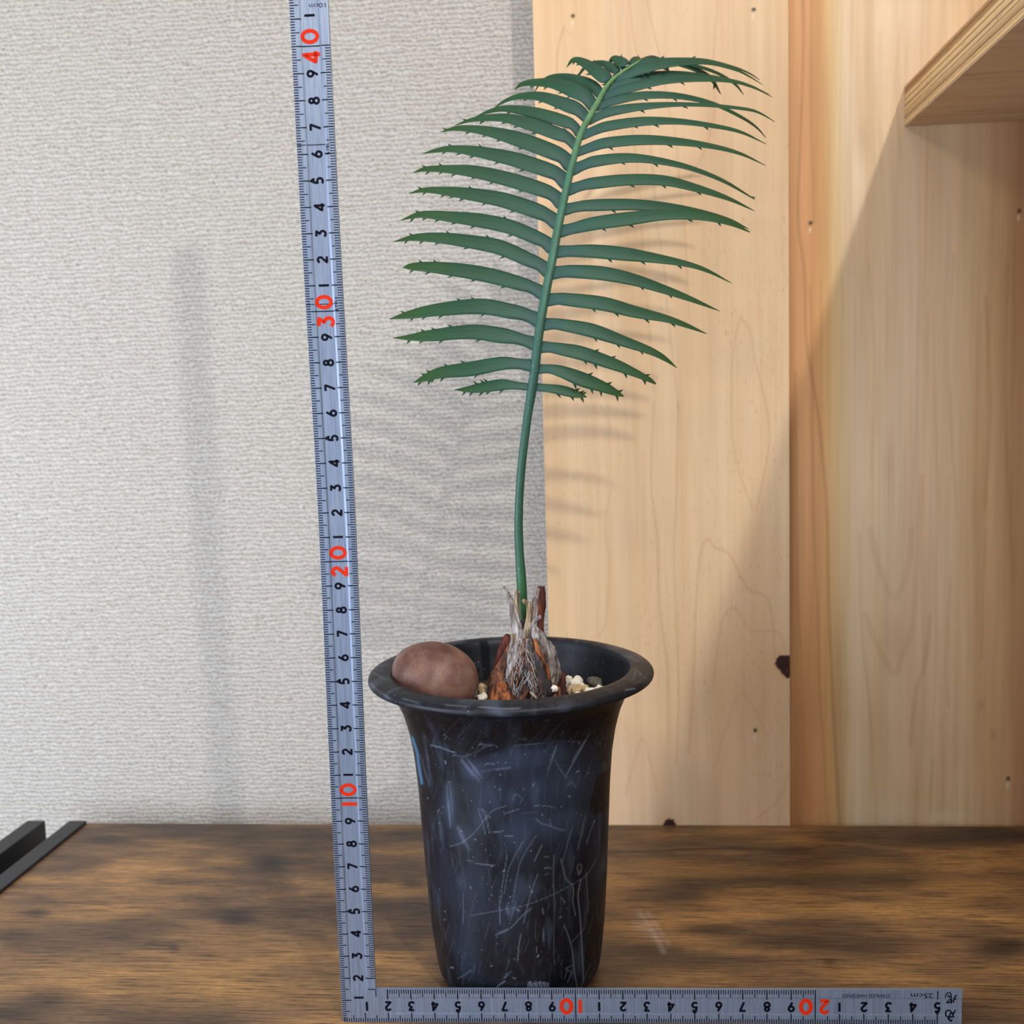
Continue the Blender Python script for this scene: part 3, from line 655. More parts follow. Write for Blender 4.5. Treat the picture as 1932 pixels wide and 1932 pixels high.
    for k in range(17):
        u = 997 + k * 2.4; stroke(c, Q, [(u, 1852 + r.uniform(0, 3)), (u - 1, 1862)], 1.2, hi, .55, .8, mask=f)
    for _ in range(26):                                       # crossing hairline scuffs under the rim
        u = r.uniform(800, 1150); v = r.uniform(1350, 1395); L = r.uniform(14, 46); sl = r.choice([-.7, -.45, .5, -1.0])
        stroke(c, Q, [(u, v), (u + sl * L, v + L)], r.uniform(1, 3.5), lin((90, 94, 108)), r.uniform(.10, .26), 1.4, mask=f)
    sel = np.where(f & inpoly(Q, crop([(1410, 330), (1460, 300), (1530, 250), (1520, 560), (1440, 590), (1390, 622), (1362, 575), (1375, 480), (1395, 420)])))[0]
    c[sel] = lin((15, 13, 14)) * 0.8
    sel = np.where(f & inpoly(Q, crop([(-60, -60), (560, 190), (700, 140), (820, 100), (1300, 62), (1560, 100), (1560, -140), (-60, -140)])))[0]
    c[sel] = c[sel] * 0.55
    stroke(c, Q, [(778, 1392), (787, 1420), (790, 1442), (796, 1478)], 5, lin((70, 120, 165)), .95, 1.0, mask=f)
    return c
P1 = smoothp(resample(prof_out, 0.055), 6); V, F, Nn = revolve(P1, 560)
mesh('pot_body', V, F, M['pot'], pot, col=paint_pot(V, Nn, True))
P2 = smoothp(resample(prof_top, 0.04), 2); V, F, Nn = revolve(P2, 420)
mesh('rim', V, F, M['pot'], pot, col=paint_pot(V, Nn, False))
P3 = smoothp(resample(prof_in, 0.12), 2); V, F, Nn = revolve(P3, 220)
mesh('inner_wall', V, F, M['pot'], pot, col=lin((15, 18, 25)) * np.ones((len(V), 1)))
adopt(pot)

# ---------------------------------------------------------------- soil and pebbles
SOIL = 12.62
nr, nt_ = 26, 90
V = [(PX, PY, SOIL)]; F = []
for i in range(1, nr + 1):
    for j in range(nt_):
        r = 4.80 * i / nr; t = 2 * math.pi * j / nt_; x, y = PX + r * math.cos(t), PY + r * math.sin(t)
        V.append((x, y, SOIL + 0.22 * (mnoise.noise(Vector((x * 2.3, y * 2.3, 0))) + 0.5 * mnoise.noise(Vector((x * 6, y * 6, 4)))) - 0.05 * (i / nr)))
for j in range(nt_): F.append((0, 1 + j, 1 + (j + 1) % nt_))
for i in range(nr - 1):
    for j in range(nt_): a = 1 + i * nt_ + j; b_ = 1 + i * nt_ + (j + 1) % nt_; F.append((a, a + nt_, b_ + nt_, b_))
soil = mesh('potting_grit', V, F, M['soil'], None, smooth=False); soil['kind'] = 'stuff'
tag(soil, 'dark gritty potting mix filling the black pot', 'soil')

def rock(seed, r, sx=1, sy=1, sz=1, rough=0.28, sub=3, freq=1.4):
    import bmesh
    bm = bmesh.new(); bmesh.ops.create_icosphere(bm, subdivisions=sub, radius=1.0)
    for v in bm.verts:
        p = v.co.copy(); n = mnoise.noise(p * freq + Vector((seed * 7.1, 0, 0))) + 0.4 * mnoise.noise(p * 3.4 + Vector((0, seed * 3.3, 0))) + 0.15 * mnoise.noise(p * 8 + Vector((0, 0, seed)))
        v.co = p * (1 + rough * n)
    V = [(v.co.x * r * sx, v.co.y * r * sy, v.co.z * r * sz) for v in bm.verts]; F = [[v.index for v in f.verts] for f in bm.faces]; bm.free()
    return V, F
def pebble(u, v, Y, r, mat, label, group, seed, sc_=(1, 1, 1), rough=0.55):
    p = at(u, v, Y); Vv, Ff = rock(seed, r, *sc_, rough=rough)
    o = mesh('pebble', Vv, Ff, mat, None, smooth=True); o.location = p * S
    tag(o, label, 'pebble', group); return o
g1 = 'pebbles right of the plant base'
for a in [
    (1088, 1294, 5.3, .40, 'white_p', 'largest white pumice pebble, right of the plant base in the pot', 1, (1.0, .9, 1.0)),
    (1072, 1283, 6.3, .21, 'white_p', 'small white pebble behind the largest white one', 2, (1, 1, 1)),
    (1122, 1290, 5.7, .32, 'dark_p', 'rough dark grey lava pebble, right of the largest white one', 3, (1, 1, 1.0)),
    (1088, 1303, 4.1, .24, 'tan_p', 'brownish pebble in front of the largest white one', 4, (.9, .9, 1.3)),
    (1103, 1301, 4.6, .23, 'tan_p', 'rounded tan pebble between the largest white and the dark grey one', 5, (1, 1, .9)),
    (1112, 1308, 3.9, .26, 'white_p', 'pale wedge shaped pebble in front of the dark grey one', 6, (1.3, .8, .9)),
    (1129, 1303, 4.9, .27, 'white_p', 'white pebble at the right end of the gravel against the rim', 7, (1.1, .9, .9)),
    (1092, 1314, 3.2, .22, 'white_p', 'small white and grey pebble lowest by the front rim', 8, (1, 1, .9)),
    (1077, 1306, 4.2, .22, 'tan_p', 'yellowish pebble left of the brownish one, by the dark husk', 9, (.9, 1, 1.1)),
    (1137, 1300, 5.6, .18, 'tan_p', 'small ochre pebble furthest right in the gravel', 10, (1.3, 1, .8)),
    (1120, 1318, 3.0, .22, 'dark_p', 'small dark pebble just behind the front rim', 11, (1.2, 1, .8)),
]: pebble(a[0], a[1], a[2], a[3], M[a[4]], a[5], g1, a[6], a[7])
g2 = 'pebbles between the brown stone and the plant base'
for a in [
    (911, 1318, 3.2, .26, 'white_p', 'cream white pebble between the brown stone and the plant', 21, (1, 1, .95)),
    (911, 1306, 3.8, .17, 'tan_p', 'tiny cream pebble above the cream white one', 22, (1, 1, 1)),
    (909, 1298, 4.3, .20, 'tan_p', 'brownish tan pebble topmost beside the brown stone', 23, (1.1, 1, 1)),
    (922, 1326, 2.8, .18, 'dark_p', 'small speckled pebble at the front rim beside orange husk', 24, (1.1, 1, .8)),
]: pebble(a[0], a[1], a[2], a[3], M[a[4]], a[5], g2, a[6], a[7])
o = pebble(1046, 1300, 2.45, .15, M['white_p'], 'small white pebble stuck on the husks of the plant base', None, 31, (1, .8, 1))

def egg():
    import bmesh
    bm = bmesh.new(); bmesh.ops.create_icosphere(bm, subdivisions=5, radius=1.0)
    for v in bm.verts:
        p = v.co.copy(); k = 1 + 0.06 * p.x; n = mnoise.noise(p * 1.3) * 0.035
        v.co = Vector((p.x * 2.0, p.y * 1.72 * k, p.z * 1.63 * k)) * (1 + n)
    V = [tuple(v.co) for v in bm.verts]; F = [[v.index for v in f.verts] for f in bm.faces]; bm.free(); return V, F
Vv, Ff = egg(); o = mesh('stone', Vv, Ff, M['stone'])
o.location = at(822, 1281, 3.05) * S; o.rotation_euler = (0, math.radians(24), 0)
tag(o, 'smooth reddish brown egg shaped stone lying at the left inside the pot rim', 'stone')

# ---------------------------------------------------------------- the cycad
plant = thing('cycad_plant', 'young cycad with one arching green frond and a husky base, growing in the black pot', 'potted plant', (8.0, PY, SOIL))
def depth_of(p): return float((p - CAM) @ RM[2])
def pts3(P, Yf): return np.array([at(u, v, Yf(u, v) if callable(Yf) else Yf) for u, v in P])
def yr(v):
    if v > 750: return 4.35 + 0.65 * np.clip((1180 - v) / 430, 0, 1)
    t = (750 - v) / 600.0; return 5.0 + 5.4 * t * t
def husk(name, P, W, Y, mat, label=None, parent=None, flat=0.6, n=14, wob=0.10, seed=0):
    """a tapering, flattened dry leaf base: P pixels along it, W widths in pixels, Y distances"""
    Y = Y if hasattr(Y, '__len__') else [Y] * len(P)
    A = np.array([(u, v, y, w) for (u, v), y, w in zip(P, Y, W)], float)
    C = cat_rom(A, 8 * len(P)); C[:, 3] = np.maximum(C[:, 3], 1.5)
    P3 = np.array([at(a[0], a[1], a[2]) for a in C]); R = np.array([a[3] / 2 * depth_of(p) / FPX for a, p in zip(C, P3)])
    V, F = tube(P3, R, n, flat=flat); V = np.array(V)
    for i in range(len(V)):
        p = Vector(V[i]); r = R[min(i // n, len(R) - 1)]; a = (i % n) / n * 2 * math.pi
        k = wob * r * (mnoise.noise(Vector((p.x * 2.2, p.y * 2.2, p.z * 1.1 + seed))) * 1.6 + 0.5 * math.sin(a * 5 + seed + p.z * 1.5) + 1.1 * mnoise.noise(Vector((a * 3.1 + seed, p.z * 1.3, seed))) + 0.8 * mnoise.noise(Vector((p.x * 9, p.y * 9, p.z * 3.5))))
        V[i] += (V[i] - P3[min(i // n, len(P3) - 1)]) / max(r, 1e-4) * k
    o = mesh(name, V, F, mat, parent or plant)
    if label: o['label'] = label
    return o
# swollen base
C = [(993, 1345, 60), (993, 1325, 132), (993, 1300, 128), (993, 1275, 110), (994, 1250, 90), (995, 1225, 66), (995, 1205, 44), (992, 1185, 30), (989, 1168, 22)]
caud = husk('caudex', [(a, b) for a, b, _ in C], [c * .90 for _, _, c in C], 4.25, M['dark'], 'dark fibrous swollen base with white webbing', flat=0.95, n=36, wob=0.13, seed=3)
H = [
    # P, W, Y, mat, label, flat
    ([(1022, 1106), (1021.5, 1142), (1020, 1173), (1021, 1200), (1018, 1235)], [13, 14.5, 14, 12, 12], [5.4, 5.3, 5.2, 5.0, 4.8], 'redbrown', 'dark red brown grooved dry stalk', .55),
    ([(949, 1106), (955, 1113), (962, 1127), (966, 1145), (972, 1168), (977, 1192), (975, 1222), (972, 1250), (974, 1275)], [6, 6, 9, 14, 17, 20, 27, 32, 26], [3.7, 3.7, 3.7, 3.65, 3.6, 3.5, 3.3, 3.1, 2.9], 'grey', 'grey weathered leaf base with a hooked tip', .5),
    ([(976, 1117), (975, 1128), (974, 1142), (976, 1165)], [9, 8, 9, 10], 3.75, 'tan', 'short pale stub', .6),
    ([(982, 1117), (976, 1117.5), (971, 1118)], [4, 6, 5], 3.72, 'tan', None, .6),
    ([(1015, 1110), (1012, 1125), (1008, 1142), (1004.5, 1167), (1000, 1190), (997, 1215)], [9, 10, 11, 12, 14, 14], [3.9, 3.9, 3.8, 3.7, 3.6, 3.5], 'grey', 'slender grey leaf base stub', .6),
    ([(986, 1131), (991, 1136), (998, 1143), (998, 1158), (996, 1180), (992, 1205)], [6, 9, 10, 10, 13, 14], [3.6, 3.6, 3.6, 3.6, 3.5, 3.4], 'tan', 'crumbly tan stub bent to the left', .6),
    ([(1021, 1163), (1014, 1167), (1007, 1176), (1009, 1190), (1017, 1207), (1027, 1229), (1036, 1252), (1041, 1272), (1036, 1292)], [6, 6, 8, 17, 28, 38, 42, 38, 24], [3.2, 3.2, 3.2, 3.2, 3.2, 3.3, 3.4, 3.4, 3.3], 'grey', 'large pale leaf base with a white curled tip', .5),
    ([(959, 1197), (957, 1205), (951, 1222), (943, 1242), (938, 1258), (934, 1272)], [9, 15, 17, 14, 12, 8], [4.1, 4.0, 4.0, 4.0, 4.0, 4.0], 'redbrown', 'glossy dark red brown leaf base with a ragged top', .5),
    ([(966, 1204), (964, 1222), (957, 1243), (948, 1262), (941, 1285), (944, 1308), (950, 1330)], [8, 14, 22, 28, 36, 48, 56], [3.5, 3.4, 3.3, 3.3, 3.1, 2.9, 2.7], 'brown', 'brown fibrous leaf base', .5),
    ([(948, 1288), (946, 1304), (947, 1320), (950, 1340)], [12, 34, 46, 48], [2.7, 2.45, 2.35, 2.3], 'orange', 'rusty orange lower husk', .4),
    ([(966, 1196), (970, 1210), (974, 1228)], [7, 9, 8], 3.3, 'tan', None, .6),
    ([(993, 1202), (988, 1222), (982, 1243), (976, 1262), (973, 1280), (971, 1296)], [5, 8, 10, 13, 16, 10], [3.05, 2.95, 2.85, 2.75, 2.7, 2.7], 'orange', 'narrow orange streak of a split husk', .45),
    ([(983, 1205), (977, 1228), (968, 1252), (963, 1274), (962, 1292)], [8, 15, 18, 15, 8], [3.0, 2.9, 2.8, 2.75, 2.75], 'grey', None, .45),
    ([(1008, 1205), (1014, 1225), (1022, 1247), (1031, 1270), (1036, 1288)], [6, 9, 12, 13, 8], [3.0, 2.9, 2.85, 2.85, 2.85], 'orange', 'orange brown inner husk strip', .45),
    ([(998, 1212), (1001, 1232), (1005, 1252), (1008, 1275), (1010, 1300), (1010, 1326)], [10, 24, 38, 50, 56, 50], [3.1, 2.9, 2.75, 2.6, 2.5, 2.4], 'dark', 'dark central leaf base with white threads', .42),
    ([(996, 1205), (998, 1230), (992, 1252), (986, 1272), (982, 1290)], [8, 14, 16, 12, 6], [2.9, 2.75, 2.65, 2.6, 2.55], 'grey', None, .4),
    ([(1059, 1267), (1059.5, 1282), (1058, 1300), (1056, 1325)], [15, 17, 17, 22], [3.7, 3.6, 3.5, 3.4], 'redbrown', 'short dark leaf base cut off at the top', .6),
    ([(1040, 1290), (1040, 1306), (1039, 1330)], [16, 36, 46], [2.9, 2.7, 2.6], 'brown', 'reddish brown lower husk', .5),
    ([(997, 1301), (991, 1311), (983, 1324), (978, 1332)], [3, 7, 10, 12], [2.2, 2.15, 2.1, 2.1], 'brown', 'small upright brown scale', .4),
    ([(999, 1305), (1005, 1310), (1013, 1318)], [3, 5, 2.5], [2.15, 2.1, 2.05], 'tan', 'pale splinter', .5),
    ([(1042, 1288), (1040, 1300), (1036, 1318)], [8, 9, 7], [2.62, 2.52, 2.45], 'grey', None, .4),
    ([(1050, 1262), (1046, 1276), (1040, 1290)], [5, 8, 8], [3.2, 3.1, 2.95], 'grey', None, .4),
    ([(966, 1296), (974, 1306), (982, 1322)], [6, 14, 10], [2.6, 2.45, 2.35], 'grey', None, .4),
]
for k, (P, W, Y, mt, lb, fl) in enumerate(H): husk('leaf_base', P, W, Y, M[mt], lb, flat=fl, n=28, wob=0.17, seed=k * 3.7)
# fine dry fibres fanning over the husks
def half_w(v): return np.interp(v, [1180, 1205, 1225, 1250, 1275, 1300, 1330], [15, 24, 33, 44, 54, 62, 66])
def fibres(name, cnt, mat, seed, rad, spread):
    r = random.Random(seed); parts = []
    for _ in range(cnt):
        f = r.uniform(-.93, .93); v0 = r.uniform(1235, 1325); v1 = v0 - r.uniform(25, 90); v1 = max(v1, 1188); g = f * r.uniform(.7, 1.05) + r.uniform(-.12, .12) * spread
        P = []
        for i in range(6):
            t = i / 5; v = v0 + (v1 - v0) * t; ff = np.clip(f + (g - f) * t + .05 * spread * math.sin(t * 5 + f * 9), -.97, .97)
            hw = half_w(v); u = 993 + ff * hw; hc = hw / 45.0
            y = 4.2 - math.sqrt(max(.02, 1 - ff * ff)) * (hc * 1.15 + .58) + r.uniform(-.05, .06)
            P.append(at(u, v, y))
        parts.append(tube(cat_rom(np.array(P), 10), np.linspace(rad, rad * .3, 10) * r.uniform(.6, 1.4), 5))
    V, F = join(parts); o = mesh(name, V, F, mat, plant); o['kind'] = 'stuff'; return o
fibres('pale_fibres', 105, mat_plain('pale_fibre', (196, 196, 200), 0.8), 3, .008, 2.2)['label'] = 'whitish web of fibres'
fibres('brown_fibres', 60, mat_plain('brown_fibre', (112, 70, 44), 0.8), 5, .017, .8)['label'] = 'brown dry fibres'
fibres('dark_fibres', 60, mat_plain('dark_fibre', (38, 26, 24), 0.8), 9, .02, .8)['label'] = 'blackish dry fibres'
# a curl of dry root
V, F = tube(pts3([(914, 1297), (918, 1302), (917, 1308), (922, 1316)], 3.3), [.05, .05, .045, .03], 8); mesh('root_curl', V, F, M['tan'], plant)

# stalk of the frond
RP = [(987, 1185, 17), (986, 1150, 19), (984, 1100, 19), (980, 1040, 17), (978.5, 1000, 16.5), (979, 960, 16), (981, 920, 16), (985, 870, 16), (991, 820, 16), (997, 775, 16.5), (1002, 745, 18), (1008.5, 700, 18),
      (1014, 650, 18), (1021, 600, 18), (1030, 550, 17.5), (1040, 500, 17), (1049, 450, 17), (1059, 400, 16), (1070, 350, 15), (1082, 300, 14), (1097, 250, 13), (1124, 200, 11.5), (1147, 160, 8), (1171, 138, 6.5), (1195, 122.5, 4.5), (1209, 113, 3)]
A = np.array([(u, v, yr(v), wd) for u, v, wd in RP]);
C = cat_rom(A, 150); P3 = np.array([at(*a[:3]) for a in C]); R = np.array([a[3] / 2 * depth_of(p) / FPX for a, p in zip(C, P3)])
V, F = tube(P3, R, 20, flat=0.85)
t = np.linspace(0, 1, len(P3)); uv = [(t[i], j / 20) for i in range(len(P3)) for j in range(20)]
mesh('leaf_stalk', V, F, M['stem'], plant, uv=uv)

def stalk_x(v): return float(np.interp(-v, [-q[1] for q in RP], [q[0] for q in RP]))
def leaflet(side, P, W, dy=0.0, tip=1.0, tau0=20, tau1=35, up=(), low=None, tw=7.0, tl=8.0):
    """P pixels from the stalk to the tip, W widths in pixels"""
    bu, bv = P[0]; y0 = yr(bv)
    n = len(P); acc = np.r_[0, np.cumsum([math.dist(P[i], P[i + 1]) for i in range(n - 1)])]; tot = acc[-1]; acc = acc / tot
    P = [(stalk_x(bv), bv)] + list(P[1:])
    A = np.array([(u, v, y0 + dy * min(1, 4 * s) + (0.04 if bv > 230 else 0.16) - 0.10 * min(1, 5 * s) + tip * s ** 1.7, wd) for (u, v), s, wd in zip(P, acc, W)])
    m = max(24, int(tot / 6)); C = cat_rom(A, m); C[:, 3] = np.maximum(C[:, 3], 0.8)
    s = np.linspace(0, 1, m); C[:, 3] *= 1.03 + (0.62 if bv > 300 else 0.20) * np.exp(-((s * tot) / 17.0) ** 2)
    C3 = np.array([at(*c[:3]) for c in C])
    T = np.gradient(C[:, :2], axis=0); T /= np.linalg.norm(T, axis=1)[:, None]
    nimg = np.stack([-T[:, 1], T[:, 0]], 1) * (-1 if side < 0 else 1)          # pixel normal pointing down
    nimg = np.where((nimg[:, 1:] < 0), -nimg, nimg)
    down = nimg[:, :1] * RM[0] - nimg[:, 1:] * RM[1]
    tau = np.radians(tau0 + (tau1 - tau0) * s)[:, None]
    back = (C3 - CAM) / np.linalg.norm(C3 - CAM, axis=1)[:, None]
    half = np.array([C[i, 3] / 2 * depth_of(C3[i]) / FPX for i in range(m)])[:, None]
    dn = down - np.tan(tau) * back * 0.9                                           # lower edge nearer the viewer
    Tw = np.gradient(C3, axis=0); Tw /= np.linalg.norm(Tw, axis=1)[:, None]
    nor = np.cross(Tw, dn); nor /= np.linalg.norm(nor, axis=1)[:, None]; nor *= np.sign(((CAM - C3) * nor).sum(1))[:, None]
    K = 7; V = []; uv = []
    th = 0.022 * np.clip(half / 0.25, 0.3, 1)
    for lay in (0, 1):
        for i in range(m):
            for k in range(K):
                f = -1 + 2 * k / (K - 1)
                p = C3[i] + dn[i] * half[i] * f + nor[i] * (half[i] * 0.15 * (1 - f * f) + (-th[i] if lay else 0) * (1 - abs(f) ** 4 * .8))
                V.append(p); uv.append((s[i], (f + 1) / 2))
    F = []; o_ = m * K
    for i in range(m - 1):
        for k in range(K - 1):
            a = i * K + k; F.append((a, a + 1, a + K + 1, a + K)); F.append((o_ + a, o_ + a + K, o_ + a + K + 1, o_ + a + 1))
        for k in (0, K - 1):
            a = i * K + k; q = (a, a + K, o_ + a + K, o_ + a); F.append(q if k == 0 else q[::-1])
    def spine(sp, f, wd, ln):
        i = min(int(sp * (m - 1)), m - 2); c = C3[i]; e = c + dn[i] * half[i] * f * 0.93; px_cm = depth_of(c) / FPX
        a = e - Tw[i] * wd / 2 * px_cm; b = e + Tw[i] * wd / 2 * px_cm
        tp = e + Tw[i] * wd * 0.95 * px_cm + dn[i] / np.linalg.norm(dn[i]) * f * ln * px_cm
        k0 = len(V); V.extend([a, b, tp, a - nor[i] * .03, b - nor[i] * .03]); uv.extend([(sp, .5)] * 5)
        F.extend([(k0, k0 + 1, k0 + 2), (k0 + 3, k0 + 2, k0 + 4), (k0, k0 + 2, k0 + 3), (k0 + 1, k0 + 4, k0 + 2)])
    if low is None:
        nt = max(2, int(tot * 0.62 / 42)); low = [0.36 + (0.60) * (i + .5 * random.random()) / nt for i in range(nt)]
    for sp in low: spine(sp, 1, tw * random.uniform(.8, 1.2), tl * random.uniform(.75, 1.15))
    for sp in up: spine(sp, -1, tw, tl * .8)
    return mesh('leaflet', V, F, M['leaf'], plant, uv=uv)

